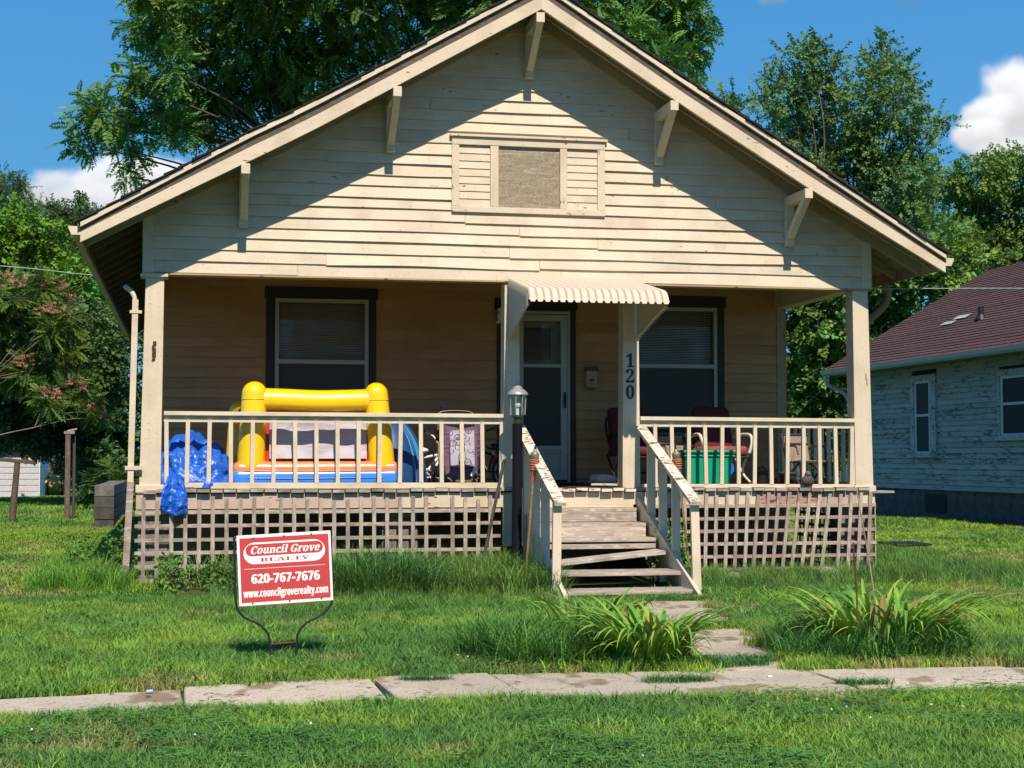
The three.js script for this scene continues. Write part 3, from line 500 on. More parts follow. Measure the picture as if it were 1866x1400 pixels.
// ---------------------------------------------------------------- steps
{
  const st = thing('porch_steps', 'weathered wooden steps with sagging treads and peeling handrails', 'steps', [0.74, -0.1, 1.0]);
  const tz = [0.15, 0.50, 0.86, 1.20, 1.60, 1.98], ty = [0.705, 0.56, 0.415, 0.285, 0.125, -0.02], mats = [M.tread[0], M.tread[1], M.tread[0], M.tread[2], M.tread[1], M.tread[1]];
  for (let k = 0; k < 6; k++) {
    const dl = k === 3 ? -0.095 : R(-0.008, 0.004), dr = k === 3 ? 0.02 : R(-0.006, 0.006), x0 = 0.13, x1 = 1.345 + (k > 3 ? 0.03 : 0), back = k ? tz[k - 1] + 0.02 : 0.05;
    const g = rbox(x0, x1, ty[k] - 0.04, ty[k], back - 0.02, tz[k], 0.006), p = g.attributes.position;
    for (let q = 0; q < p.count; q++) { const t = (p.getX(q) - x0) / (x1 - x0); p.setY(q, p.getY(q) + lerp(dl, dr, t)); }
    part(st, 'tread', g, mats[k]);
    if (k < 3) part(st, 'riser', rbox(x0 + 0.01, x1 - 0.01, ty[k], (k ? ty[k - 1] - 0.042 : 0.735), back - 0.03, back, 0.004), k ? M.tread[k % 3] : M.trim);
    if (k === 3) part(st, 'riser', rbox(x0 + 0.01, x1 - 0.01, ty[k] + 0.025, ty[2] - 0.055, back - 0.03, back, 0.004), M.tread[1]);
  }
  for (const x of [0.06, 1.375]) {
    const poly = [[0.02, 0.86], [0.02, 0.45], [1.75, -0.22], [2.12, -0.22], [2.12, -0.05], [0.10, 0.80]];
    part(st, 'stringer', new THREE.ExtrudeGeometry(new THREE.Shape(poly.map((p) => new THREE.Vector2(...p))), { depth: 0.04, bevelEnabled: false }).rotateY(-Math.PI / 2).translate(x + 0.04, 0, 0), M.trimWorn);
  }
  for (const [x, s] of [[0.075, -1], [1.425, 1]]) {
    const y0 = 1.575, y1 = 0.80, z0 = 0.02, z1 = 1.93, hr = (z) => lerp(y0, y1, (z - z0) / (z1 - z0));
    part(st, 'handrail', bar(V(x, y0, z0), V(x, y1, z1), 0.115, 0.042, V(0, 1, 0), 0.004), s < 0 ? M.railWorn : M.railWorn);
    part(st, 'newel_post', bar(V(x + 0.03 * s, -0.16, 1.86), V(x + 0.01 * s, hr(1.84) - 0.02, 1.84), 0.085, 0.045, V(0, 0, 1), 0.004), M.rail, { turn: true });
    for (const z of [0.42, 0.84, 1.28]) part(st, 'baluster', bar(V(x, hr(z) - 1.28, z), V(x, hr(z) - 0.02, z), 0.085, 0.042, V(0, 0, 1), 0.004), M.trim, { turn: true });
  }
}
// ---------------------------------------------------------------- awning
{
  const aw = thing('metal_awning', 'cream ribbed metal awning over the porch steps', 'awning', [0.72, 2.5, 0.05]);
  const x0 = -0.045, x1 = 1.385, prof = (t) => { // from wall to lip
    if (t < 0.72) { const k = t / 0.72; return [0.03 + 0.98 * k, 3.155 - 0.20 * k]; }
    const a = (t - 0.72) / 0.28 * 1.35; return [1.01 + 0.16 * Math.sin(a), 2.955 - 0.155 * (1 - Math.cos(a)) - 0.015 * a];
  };
  const mt = std(lin(0.57, 0.495, 0.395), { roughness: 0.5, side: THREE.DoubleSide });
  const nr = 19, flare = 0.03;
  for (let k = 0; k < nr; k++) { // one roll-formed pan per rib
    const a = lerp(x0, x1, k / nr), b = lerp(x0, x1, (k + 1) / nr), t = [], m = 16, cross = [[0, 0], [0.10, 0.016], [0.24, 0.022], [0.76, 0.022], [0.90, 0.016], [1, 0]];
    for (let i = 0; i < m; i++) for (let c = 0; c < 5; c++) {
      const P = (tt, q) => { const [z, y] = prof(tt), e = 1 + flare * tt; const xx = lerp(a, b, cross[q][0]); const lip = tt > 0.99 ? (cross[q][1] - 0.016) * 0.9 : 0; return V(0.68 + (xx - 0.68) * e, y + cross[q][1] - lip * 1.5 - (tt > 0.99 ? (cross[q][1] > 0.02 ? 0.018 : 0) : 0), z + cross[q][1] * (tt > 0.8 ? 0.8 : 0)); };
      t.push(...quad(P(i / m, c), P((i + 1) / m, c), P((i + 1) / m, c + 1), P(i / m, c + 1)));
    }
    part(aw, 'roof_pan', faces(t), mt);
  }
  const lowcurve = (t) => [lerp(0.03, 1.13, t), 2.52 + 0.27 * Math.pow(t, 1.25) + 0.03 * Math.sin(t * Math.PI)];
  for (const [xw, xo] of [[x0 + 0.004, x0 - 0.02], [x1 - 0.004, x1 + 0.012]]) {
    const ns = 15, list = [];
    for (let k = 0; k < ns; k++) {
      const z0 = lerp(0.03, 1.13, k / ns), z1 = lerp(0.03, 1.13, (k + 1) / ns), topAt = (z) => { let y = 3.0; for (let q = 0; q <= 40; q++) { const [pz, py] = prof(q / 40); if (pz <= z) y = py; } return y; };
      const X = (z) => lerp(xw, xo, z / 1.13), bump = xw < 0.5 ? -0.012 : 0.012, zm = (z0 + z1) / 2;
      const lo = (z) => lowcurve((z - 0.03) / 1.1)[1];
      const A = V(X(z0), lo(z0), z0), B = V(X(zm) + bump, lo(zm) - 0.02, zm), C = V(X(z1), lo(z1), z1), D = V(X(z1), topAt(z1), z1), E = V(X(zm) + bump, topAt(zm), zm), F = V(X(z0), topAt(z0), z0);
      part(aw, 'side_strip', faces([...quad(A, B, E, F), ...quad(B, C, D, E)]), mt);
    }
    const pts = []; for (let k = 0; k <= 10; k++) { const [z, y] = lowcurve(k / 10); pts.push(V(lerp(xw, xo, z / 1.13) + (xw < 0.5 ? 0.012 : -0.012), y + 0.012, z)); }
    part(aw, 'edge_rib', tube(pts, 0.012, 20, 6), mt);
  }
  part(aw, 'wall_flange', box(x0 - 0.01, x1 + 0.01, 3.14, 3.19, 0.024, 0.036), mt);
}
// ---------------------------------------------------------------- things on the porch
const capsule = (a, b, r0, r1, seg = 20) => { // round-ended tapered tube
  const d = b.clone().sub(a), L = d.length(), pts = []; for (let k = 0; k <= 8; k++) { const t = -Math.PI / 2 + k / 8 * Math.PI / 2; pts.push(new THREE.Vector2(Math.max(1e-4, r0 * Math.cos(t)), r0 * Math.sin(t))); }
  for (let k = 1; k < 6; k++) pts.push(new THREE.Vector2(lerp(r0, r1, k / 6) * (1 + 0.012 * Math.sin(k * 2)), L * k / 6));
  for (let k = 0; k <= 8; k++) { const t = k / 8 * Math.PI / 2; pts.push(new THREE.Vector2(Math.max(1e-4, r1 * Math.cos(t)), L + r1 * Math.sin(t))); }
  return new THREE.LatheGeometry(pts, seg).applyQuaternion(new THREE.Quaternion().setFromUnitVectors(V(0, 1, 0), d.normalize())).translate(a.x, a.y, a.z);
};
rnd = mulberry(88);
{
  const b = thing('inflatable_bouncer', 'yellow, orange and blue inflatable bouncer with a white back panel', 'inflatable', [-2.07, FL, -0.9]);
  const vinyl = (r, g, bl) => phys(lin(r, g, bl), { roughness: 0.28, clearcoat: 0.5, clearcoatRoughness: 0.15 });
  const Y = vinyl(0.86, 0.56, 0.004), B = vinyl(0.05, 0.23, 0.78), O = vinyl(0.75, 0.24, 0.10), Rd = vinyl(0.62, 0.03, 0.015);
  const deform = (g) => { const p = g.attributes.position; for (let k = 0; k < p.count; k++) { const x = p.getX(k), z = p.getZ(k), n = (noise(x * 5, z * 5 + p.getY(k) * 3, 31) - 0.5) * 0.02; p.setXYZ(k, x + n, p.getY(k) + n, z + n); } g.computeVertexNormals(); return g; };
  const side = new RoundedBoxGeometry(1.78, 0.215, 1.3, 8, 0.085).translate(-2.07, 1.03, -0.74); part(b, 'base', deform(side), B);
  part(b, 'bounce_floor', deform(new RoundedBoxGeometry(1.745, 0.17, 1.27, 8, 0.075).translate(-2.07, 1.122, -0.74)), O);
  part(b, 'upright', capsule(V(-2.755, 1.17, -0.245), V(-2.722, 1.915, -0.25), 0.146, 0.134, 28), Y); part(b, 'upright', capsule(V(-1.375, 1.17, -0.245), V(-1.435, 1.92, -0.25), 0.142, 0.128, 28), Y);
  part(b, 'crossbeam', tube([V(-2.68, 1.862, -0.27), V(-2.4, 1.855, -0.27), V(-2.07, 1.843, -0.27), V(-1.75, 1.850, -0.27), V(-1.47, 1.860, -0.27)], 0.119, 30, 24), Y);
  part(b, 'upright', capsule(V(-2.87, 1.13, -1.35), V(-2.84, 1.76, -1.35), 0.13, 0.12, 20), Y); part(b, 'upright', capsule(V(-1.27, 1.13, -1.35), V(-1.33, 1.70, -1.35), 0.13, 0.12, 20), Y);
  part(b, 'side_tube', tube([V(-2.80, 1.72, -0.40), V(-2.87, 1.70, -1.0), V(-2.85, 1.66, -1.35)], 0.085, 14, 14), Y); part(b, 'side_tube', tube([V(-1.40, 1.72, -0.40), V(-1.30, 1.70, -1.0), V(-1.32, 1.62, -1.35)], 0.085, 14, 14), Y);
  for (const y of [1.03, 1.105]) { const q = []; for (let k = 0; k < 40; k++) { const a = k / 40 * 6.2832, cx = Math.cos(a), sz = Math.sin(a), e = 0.18; q.push(V(-2.07 + 0.892 * Math.sign(cx) * Math.pow(Math.abs(cx), e), y + 0.004 * Math.sin(k * 2.3), -0.74 + (y > 1.1 ? 0.645 : 0.655) * Math.sign(sz) * Math.pow(Math.abs(sz), e))); } part(b, 'seam', tube(q, 0.005, 160, 5, true), y > 1.1 ? O : B); }
  for (const [x, y, r] of [[-2.74, 1.5, 0.142], [-1.405, 1.5, 0.138], [-2.724, 1.86, 0.136], [-1.43, 1.86, 0.13]]) part(b, 'seam', new THREE.TorusGeometry(r, 0.0045, 5, 40).rotateX(Math.PI / 2).translate(x, y, -0.248), Y);
  for (const x of [-2.56, -1.57]) part(b, 'seam', new THREE.TorusGeometry(0.12, 0.0045, 5, 36).rotateY(Math.PI / 2).translate(x, 1.857, -0.27), Y);
  const cloth = (x0, x1, y0, y1, z, amp, seed, sag = 0) => { const g = new THREE.PlaneGeometry(x1 - x0, y1 - y0, 36, 24), p = g.attributes.position; for (let k = 0; k < p.count; k++) { const u = p.getX(k) / (x1 - x0) + 0.5, v = p.getY(k) / (y1 - y0) + 0.5; p.setZ(k, (fbm(u * 4, v * 3, seed, 3) - 0.5) * amp + sag * (1 - v) * (1 - v)); } g.computeVertexNormals(); return g.translate((x0 + x1) / 2, (y0 + y1) / 2, z); };
  part(b, 'border', cloth(-2.66, -1.46, 1.17, 1.78, -0.26, 0.03, 11), phys(lin(0.62, 0.03, 0.015), { roughness: 0.35, side: THREE.DoubleSide }));
  part(b, 'back_panel', cloth(-2.565, -1.54, 1.235, 1.70, -0.225, 0.06, 17, 0.05), std(lin(0.44, 0.41, 0.47), { roughness: 0.8, side: THREE.DoubleSide, bumpMap: T.wrinkle, bumpScale: 0.004 }));
}
{ // blue tarp: a heap on the floor and a corner hanging over the edge
  const tb = phys(lin(0.012, 0.105, 0.52), { roughness: 0.42, side: THREE.DoubleSide, bumpMap: T.crumple, bumpScale: 0.02, clearcoat: 0.25, clearcoatRoughness: 0.3 });
  const t = thing('blue_tarp', 'bright blue crumpled tarp heaped on the porch with a corner hanging over the edge', 'tarp', [-3.3, FL, -0.35]);
  const ridge = (x, y, s) => 1 - Math.abs(fbm(x, y, s, 4) - 0.5) * 4;
  const g = new THREE.SphereGeometry(1, 90, 60, 0, Math.PI * 2, 0, Math.PI * 0.56), p = g.attributes.position;
  for (let k = 0; k < p.count; k++) {
    let x = p.getX(k), y = p.getY(k), z = p.getZ(k); const a = Math.atan2(z, x);
    const r = 1 + 0.30 * ridge(x * 1.2 + 3, y * 1.7 + z * 1.2, 51) + 0.15 * ridge(x * 2.6 + z * 2, y * 3, 57) - 0.16;
    const hgt = 0.50 * (x < -0.1 ? 1.03 : 1.0 - 0.42 * smooth(-0.1, 1, x));
    p.setXYZ(k, -3.30 + x * r * 0.39, FL + 0.015 + Math.max(0, y) * r * hgt, -0.42 + z * r * 0.36);
  }
  const gg = g.toNonIndexed(); g.computeVertexNormals(); part(t, 'heap', g, tb);
  part(t, 'fold', (() => { const g = new THREE.SphereGeometry(1, 40, 30), p = g.attributes.position; for (let k = 0; k < p.count; k++) { const x = p.getX(k), y = p.getY(k), z = p.getZ(k), r = 1 + 0.25 * ridge(x * 2.2 + 1, y * 2.5 + z * 2, 67); p.setXYZ(k, -3.42 + x * r * 0.20, FL + 0.40 + y * r * 0.13, -0.62 + z * r * 0.2); } g.computeVertexNormals(); return g; })(), tb);
  const c = new THREE.PlaneGeometry(1, 1, 34, 46), q = c.attributes.position; // over the edge, down in front of the lattice
  for (let k = 0; k < q.count; k++) {
    const u = q.getX(k) + 0.5, v = 0.5 - q.getY(k); // v: 0 at the heap, 1 at the tip
    const w = lerp(0.13, 0.27, smooth(0.1, 0.75, v)), cx = lerp(-3.53, -3.545, v), bottom = 0.655 + 0.055 * Math.abs(u - 0.6) * 2 * (u < 0.6 ? 1 : 0.6);
    const y = v < 0.25 ? lerp(1.14, 1.03, v / 0.25) : lerp(1.03, bottom, (v - 0.25) / 0.75), z = (v < 0.25 ? lerp(-0.2, 0.05, v / 0.25) : lerp(0.05, 0.12, Math.min(1, (v - 0.25) * 3))) + 0.035 * Math.sin(u * 9 + v * 2) * (0.5 + v * 0.5) + 0.03 * (ridge(u * 3, v * 4, 61) - 0.5);
    q.setXYZ(k, cx + (u - 0.5) * w + 0.012 * (noise(v * 5, u * 2, 63) - 0.5) * 2, y, z);
  }
  c.computeVertexNormals(); part(t, 'hanging_corner', c, tb);
}
{ // domed play tent
  const t = thing('play_tent', 'small domed play tent in two blues leaning beside the inflatable', 'play tent', [-1.2, FL, -0.7]);
  const A = phys(lin(0.05, 0.30, 0.58), { roughness: 0.4, side: THREE.DoubleSide, bumpMap: T.crumple, bumpScale: 0.008 }), B = phys(lin(0.01, 0.055, 0.17), { roughness: 0.45, side: THREE.DoubleSide });
  const panel = (a0, a1, e0, e1) => { const g = new THREE.SphereGeometry(1, 12, 14, a0, a1 - a0, e0, e1 - e0).scale(0.43, 0.80, 0.40); g.translate(-1.255, FL - 0.02, -0.72); return g; };
  for (let k = 0; k < 12; k++) { const a = k * Math.PI / 6 + 0.15; part(t, 'panel', panel(a, a + Math.PI / 6, 0.02, Math.PI / 2), [B, A, B][k % 3]); }
  for (let k = 0; k < 4; k++) { const a = k * Math.PI / 4, pts = []; for (let q = 0; q <= 12; q++) { const e = lerp(-Math.PI / 2, Math.PI / 2, q / 12); pts.push(V(-1.255 + 0.435 * Math.sin(e) * Math.cos(a), FL - 0.02 + 0.805 * Math.cos(e), -0.72 + 0.405 * Math.sin(e) * Math.sin(a))); } part(t, 'hoop', tube(pts, 0.016, 30, 6), B); }
}
function wheel(parent, c, r, w, axis, tyre, rim, spokes = 10) {
  const q = new THREE.Quaternion().setFromUnitVectors(V(0, 0, 1), axis.clone().normalize()), place = (g) => g.applyQuaternion(q).translate(c.x, c.y, c.z);
  const m = part(parent, 'wheel', [place(new THREE.TorusGeometry(r - w, w, 10, 36))], tyre);
  const list = [place(new THREE.TorusGeometry(r - w * 2.1, w * 0.45, 6, 30)), place(rod(V(0, 0, -0.03), V(0, 0, 0.03), 0.02))];
  for (let k = 0; k < spokes; k++) { const a = k / spokes * Math.PI * 2; list.push(place(rod(V(0, 0, 0), V(Math.cos(a) * (r - w * 2), Math.sin(a) * (r - w * 2), 0), 0.0025, 0.0025, 4))); }
  part(m, 'rim', list, rim); return m;
}
{ // stroller seen from the front
  const s = thing('stroller', 'purple stroller with a patterned pale liner facing the railing', 'stroller', [-0.44, FL, -0.75]);
  const purple = std(lin(0.17, 0.10, 0.16), { roughness: 0.85, side: THREE.DoubleSide, bumpMap: T.wrinkle, bumpScale: 0.006 });
  const cv = document.createElement('canvas'); cv.width = cv.height = 256; { const c = cv.getContext('2d'); c.fillStyle = '#a9a4b8'; c.fillRect(0, 0, 256, 256); c.strokeStyle = '#3b3346'; c.lineWidth = 5; rnd = mulberry(9); for (let k = 0; k < 34; k++) { const x = R(0, 256), y = R(0, 256), r = R(10, 26); c.beginPath(); c.arc(x, y, r, R(0, 6), R(2, 6) + 3); c.stroke(); } c.fillStyle = '#b9c39a'; for (let k = 0; k < 9; k++) { c.beginPath(); c.arc(R(0, 256), R(0, 256), R(5, 12), 0, 7); c.fill(); } }
  const pt = new THREE.CanvasTexture(cv); pt.colorSpace = THREE.SRGBColorSpace; pt.wrapS = pt.wrapT = THREE.RepeatWrapping; pt.repeat.set(2.6, 2.6);
  const liner = std(0xffffff, { map: pt, roughness: 0.85, side: THREE.DoubleSide });
  const cx = -0.44;
  const shell = new THREE.CylinderGeometry(0.235, 0.19, 0.56, 26, 10, true, -1.9, 3.8), p = shell.attributes.position; // opens to the rear-top, bulging front
  for (let k = 0; k < p.count; k++) { const y = p.getY(k), a = Math.atan2(p.getX(k), p.getZ(k)); p.setY(k, y + 0.10 * Math.abs(a) / 1.9 * (y > 0 ? 1 : 0.3)); p.setZ(k, p.getZ(k) * 0.62 + (0.28 - y) * 0.10); const f = 1 + 0.05 * Math.sin(a * 9 + y * 6); p.setX(k, p.getX(k) * f); }
  shell.computeVertexNormals(); shell.translate(cx, 1.28, -0.75); part(s, 'seat_cover', shell, purple);
  const ln = new THREE.PlaneGeometry(0.27, 0.40, 14, 16), lp = ln.attributes.position; for (let k = 0; k < lp.count; k++) { const x = lp.getX(k), y = lp.getY(k); lp.setZ(k, 0.02 * Math.cos(x * 11) - (y + 0.2) * 0.12 + 0.012 * (fbm(x * 9, y * 9, 3, 3) - 0.5)); } ln.computeVertexNormals(); ln.translate(cx + 0.0, 1.345, -0.555); part(s, 'liner', ln, liner);
  part(s, 'harness', [bar(V(cx - 0.005, 1.50, -0.575), V(cx + 0.01, 1.30, -0.53), 0.03, 0.006, V(0, 0, 1)), bar(V(cx + 0.01, 1.30, -0.53), V(cx - 0.02, 1.14, -0.515), 0.05, 0.008, V(0, 0, 1))], M.black);
  part(s, 'harness_pad', new RoundedBoxGeometry(0.075, 0.10, 0.02, 2, 0.008).translate(cx - 0.012, 1.255, -0.515), std(lin(0.36, 0.38, 0.33)));
  part(s, 'canopy', new THREE.SphereGeometry(0.19, 20, 10, 0, Math.PI * 2, 0, 1.2).scale(1.05, 0.55, 0.7).translate(cx + 0.02, 1.42, -0.86), M.black);
  part(s, 'frame', [tube([V(cx - 0.23, 1.30, -0.72), V(cx - 0.215, 1.60, -0.95), V(cx - 0.20, 1.735, -1.02), V(cx - 0.16, 1.762, -1.03), V(cx + 0.16, 1.762, -1.03), V(cx + 0.20, 1.735, -1.02), V(cx + 0.215, 1.60, -0.95), V(cx + 0.23, 1.30, -0.72)], 0.011, 60, 6), tube([V(cx - 0.24, 1.42, -0.75), V(cx - 0.25, 1.20, -0.62), V(cx - 0.17, 1.02, -0.52), V(cx, 0.985, -0.48), V(cx + 0.17, 1.02, -0.52), V(cx + 0.25, 1.20, -0.62), V(cx + 0.24, 1.42, -0.75)], 0.012, 50, 6)], std(lin(0.10, 0.095, 0.07), { roughness: 0.4, metalness: 0.5 }));
  for (const sg of [-1, 1]) { part(s, 'hinge', [new THREE.SphereGeometry(0.035, 10, 8).translate(cx + sg * 0.225, 1.56, -0.90), rod(V(cx + sg * 0.225, 1.56, -0.90), V(cx + sg * 0.24, 1.45, -0.78), 0.024)], M.black); wheel(s, V(cx + sg * 0.235, FL + 0.075, -0.60), 0.075, 0.018, V(1, 0, 0.2), M.black, M.alum, 6); wheel(s, V(cx + sg * 0.26, FL + 0.10, -1.05), 0.10, 0.02, V(1, 0, 0), M.black, M.alum, 6); }
  part(s, 'footrest', [rbox(cx - 0.15, cx + 0.15, 0.975, 1.0, -0.56, -0.44, 0.008), bar(V(cx + 0.10, 1.02, -0.42), V(cx + 0.02, 0.96, -0.40), 0.02, 0.02)], std(lin(0.12, 0.11, 0.06)));
  part(s, 'strap', bar(V(cx + 0.13, 1.13, -0.47), V(cx + 0.08, 1.04, -0.44), 0.035, 0.01, V(0, 0, 1)), M.white);
}
function bicycle(name, label, pos, turn, r, fr, tyre, rim, extra) {
  const b = thing(name, label, 'bicycle', [0, 0, 0]); const L = r * 3.3, h = r;
  wheel(b, V(0, h, 0), r, 0.022, V(0, 0, 1), tyre, rim, 14); wheel(b, V(L, h, 0), r, 0.022, V(0, 0, 1), tyre, rim, 14);
  const bb = V(L * 0.42, h * 0.95, 0), st = V(L * 0.28, h * 2.1, 0), hd = V(L * 0.80, h * 2.35, 0);
  part(b, 'frame', [rod(bb, st, 0.014), rod(st, hd, 0.015), rod(bb, hd, 0.017), rod(V(0, h, 0.025), bb, 0.010), rod(V(0, h, -0.025), bb, 0.010), rod(V(0, h, 0.025), st, 0.008), rod(V(0, h, -0.025), st, 0.008), rod(hd, V(L, h, 0.03), 0.011), rod(hd, V(L, h, -0.03), 0.011)], fr);
  part(b, 'seat', new THREE.SphereGeometry(1, 14, 8).scale(0.11, 0.035, 0.07).translate(st.x - 0.01, st.y + 0.09, 0), extra.seat); part(b, 'seat_post', rod(st, st.clone().add(V(-0.005, 0.08, 0)), 0.012), M.alum);
  part(b, 'handlebar', [rod(hd, hd.clone().add(V(-0.02, 0.12, 0)), 0.012), tube([V(hd.x - 0.07, hd.y + 0.24, -0.23), V(hd.x - 0.02, hd.y + 0.2, -0.14), V(hd.x - 0.02, hd.y + 0.12, 0), V(hd.x - 0.02, hd.y + 0.2, 0.14), V(hd.x - 0.07, hd.y + 0.24, 0.23)], 0.010, 24, 6)], extra.bar);
  for (const s of [-1, 1]) part(b, 'grip', rod(V(hd.x - 0.07, hd.y + 0.24, 0.23 * s), V(hd.x - 0.10, hd.y + 0.245, 0.32 * s), 0.015), extra.grip);
  part(b, 'crank', [new THREE.TorusGeometry(0.05, 0.008, 6, 20).translate(bb.x, bb.y, 0.03), rod(V(bb.x, bb.y, 0.04), V(bb.x + 0.08, bb.y - 0.05, 0.04), 0.008), rbox(bb.x + 0.05, bb.x + 0.12, bb.y - 0.065, bb.y - 0.045, 0.04, 0.10, 0.004)], extra.crank);
  for (const x of [0, L]) part(b, 'mudguard', new THREE.TorusGeometry(r + 0.02, 0.016, 6, 18, 2.2).rotateZ(0.5).translate(x, h, 0), extra.guard);
  if (extra.flag) { const f = part(b, 'flag_pole', rod(V(hd.x - 0.1, hd.y + 0.1, 0.05), V(hd.x - 0.02, hd.y + 0.55, 0.05), 0.012), extra.grip); part(f, 'tassel', [0, 1, 2, 3, 4].map((k) => rod(V(hd.x - 0.02, hd.y + 0.5, 0.05), V(hd.x + 0.02 * k - 0.03, hd.y + 0.62, 0.05 + 0.01 * k), 0.006, 0.002)), std(lin(0.45, 0.2, 0.4))); }
  b.position.set(...pos); b.rotation.set(0.08, turn, 0); return b;
}
const pinkM = phys(lin(0.62, 0.20, 0.28), { roughness: 0.3 }), whiteM = phys(lin(0.72, 0.68, 0.70), { roughness: 0.3 }), redM = std(lin(0.34, 0.03, 0.05), { roughness: 0.6 }), aqua = phys(lin(0.16, 0.52, 0.62), { roughness: 0.35 });
bicycle('child_bicycle', 'white and pink child bicycle between the play tent and the stroller', [-0.95, FL, -1.15], 0.35, 0.15, whiteM, M.iron, pinkM, { seat: whiteM, bar: M.white, grip: redM, crank: whiteM, guard: whiteM, flag: true });
bicycle('child_bicycle', 'black and turquoise child bicycle with a red rear rim behind the door post', [0.02, FL, -0.62], 2.2, 0.165, M.black, M.black, aqua, { seat: M.black, bar: M.black, grip: redM, crank: aqua, guard: redM });

{ // green bin with a blue saucer leaning behind it
  const b = thing('green_bin', 'green plastic storage bin behind the right railing', 'bin', [2.29, FL, -0.42]);
  const gm = phys(lin(0.004, 0.30, 0.16), { roughness: 0.38 }), x0 = 2.02, x1 = 2.585, zf = -0.25, zb = -0.62;
  const g = new RoundedBoxGeometry(1, 1, 1, 3, 0.09), p = g.attributes.position; for (let k = 0; k < p.count; k++) { const y = p.getY(k) + 0.5, w = lerp(0.90, 1, y); p.setXYZ(k, (x0 + x1) / 2 + p.getX(k) * (x1 - x0) * w, FL + 0.002 + y * 0.40, (zf + zb) / 2 + p.getZ(k) * (zf - zb) * w); } g.computeVertexNormals(); part(b, 'body', g, gm);
  part(b, 'rim', [new RoundedBoxGeometry(0.62, 0.035, 0.43, 2, 0.015).translate(2.303, FL + 0.392, -0.435), new RoundedBoxGeometry(0.59, 0.02, 0.40, 2, 0.008).translate(2.303, FL + 0.345, -0.435)], gm);
  for (const s of [-1, 1]) part(b, 'handle', rbox(2.303 + s * 0.30 - 0.02, 2.303 + s * 0.30 + 0.02, FL + 0.28, FL + 0.34, -0.5, -0.37, 0.008), gm);
  const d = thing('blue_saucer', 'round blue plastic saucer sled propped behind the green bin', 'saucer', [2.33, FL, -0.68]);
  const pts = [[0, 0.06], [0.2, 0.05], [0.33, 0.015], [0.38, 0], [0.405, 0.006], [0.40, -0.008], [0.37, -0.006], [0.2, 0.04], [0.0, 0.05]].map((q) => new THREE.Vector2(Math.max(q[0], 1e-4), q[1]));
  part(d, 'dish', new THREE.LatheGeometry(pts, 40).rotateX(Math.PI / 2 - 0.25).scale(1, 0.46, 1).translate(2.345, FL + 0.215, -0.70), phys(lin(0.012, 0.10, 0.42), { roughness: 0.3, side: THREE.DoubleSide }));
  part(d, 'grip', tube([V(2.0, FL + 0.30, -0.66), V(1.965, FL + 0.27, -0.63), V(1.985, FL + 0.23, -0.65)], 0.010, 10, 6), M.white);
}
// cushioned patio chairs
function cushionChair(label, pos, turn, frameM, backM, seatM) {
  const c = thing('cushioned_chair', label, 'chair', [0, 0, 0], 'cushioned metal patio chairs on the porch');
  const puffy = (w, h, d, r) => { const g = new RoundedBoxGeometry(w, h, d, 5, r), p = g.attributes.position; for (let k = 0; k < p.count; k++) { const n = (fbm(p.getX(k) * 9, p.getY(k) * 9 + p.getZ(k) * 7, 13, 3) - 0.5) * 0.025; p.setXYZ(k, p.getX(k) + n, p.getY(k) + n, p.getZ(k) + n); } g.computeVertexNormals(); return g; };
  const back = puffy(0.48, 0.56, 0.1, 0.05), bp = back.attributes.position; for (let k = 0; k < bp.count; k++) { const x = bp.getX(k), y = bp.getY(k); if (y > 0.1) bp.setY(k, y - 1.1 * x * x * (y / 0.28)); } back.computeVertexNormals();
  part(c, 'back_cushion', back.rotateX(-0.22).translate(0, 0.70, -0.22), backM);
  part(c, 'seat_cushion', puffy(0.52, 0.11, 0.50, 0.05).translate(0, 0.40, 0.04), seatM);
  for (const s of [-1, 1]) {
    part(c, 'arm', [tube([V(s * 0.28, 0.38, 0.26), V(s * 0.31, 0.50, 0.27), V(s * 0.32, 0.58, 0.22), V(s * 0.30, 0.60, 0.05), V(s * 0.27, 0.58, -0.18)], 0.020, 24, 7)], frameM);
    part(c, 'leg', [tube([V(s * 0.28, 0.38, 0.26), V(s * 0.27, 0.25, 0.12), V(s * 0.29, 0.14, 0.05), V(s * 0.31, 0.03, 0.22)], 0.016, 20, 6), tube([V(s * 0.27, 0.36, -0.18), V(s * 0.29, 0.14, 0.0), V(s * 0.31, 0.03, -0.26)], 0.016, 16, 6)], frameM);
  }
  part(c, 'frame', [rod(V(-0.3, 0.14, 0.02), V(0.3, 0.14, 0.02), 0.015), rod(V(-0.27, 0.33, 0.25), V(0.27, 0.33, 0.25), 0.015), tube([V(-0.22, 0.34, -0.18), V(-0.22, 0.78, -0.33), V(-0.1, 0.88, -0.36), V(0.1, 0.88, -0.36), V(0.22, 0.78, -0.33), V(0.22, 0.34, -0.18)], 0.014, 40, 6)], M.iron);
  c.position.set(...pos); c.rotation.y = turn; return c;
}
const maroon = std(lin(0.13, 0.02, 0.022), { roughness: 0.9, map: T.grain }), rose = std(lin(0.55, 0.12, 0.11), { roughness: 0.9, map: T.speck }), chairWhite = std(lin(0.62, 0.58, 0.50), { roughness: 0.4 });
cushionChair('patio chair with dark red back cushion and pink seat behind the green bin', [2.78, FL, -1.32], 0.06, chairWhite, maroon, rose);
cushionChair('dark red cushioned chair half hidden behind the numbered porch post', [1.86, FL, -1.75], 0.15, M.iron, maroon, maroon);
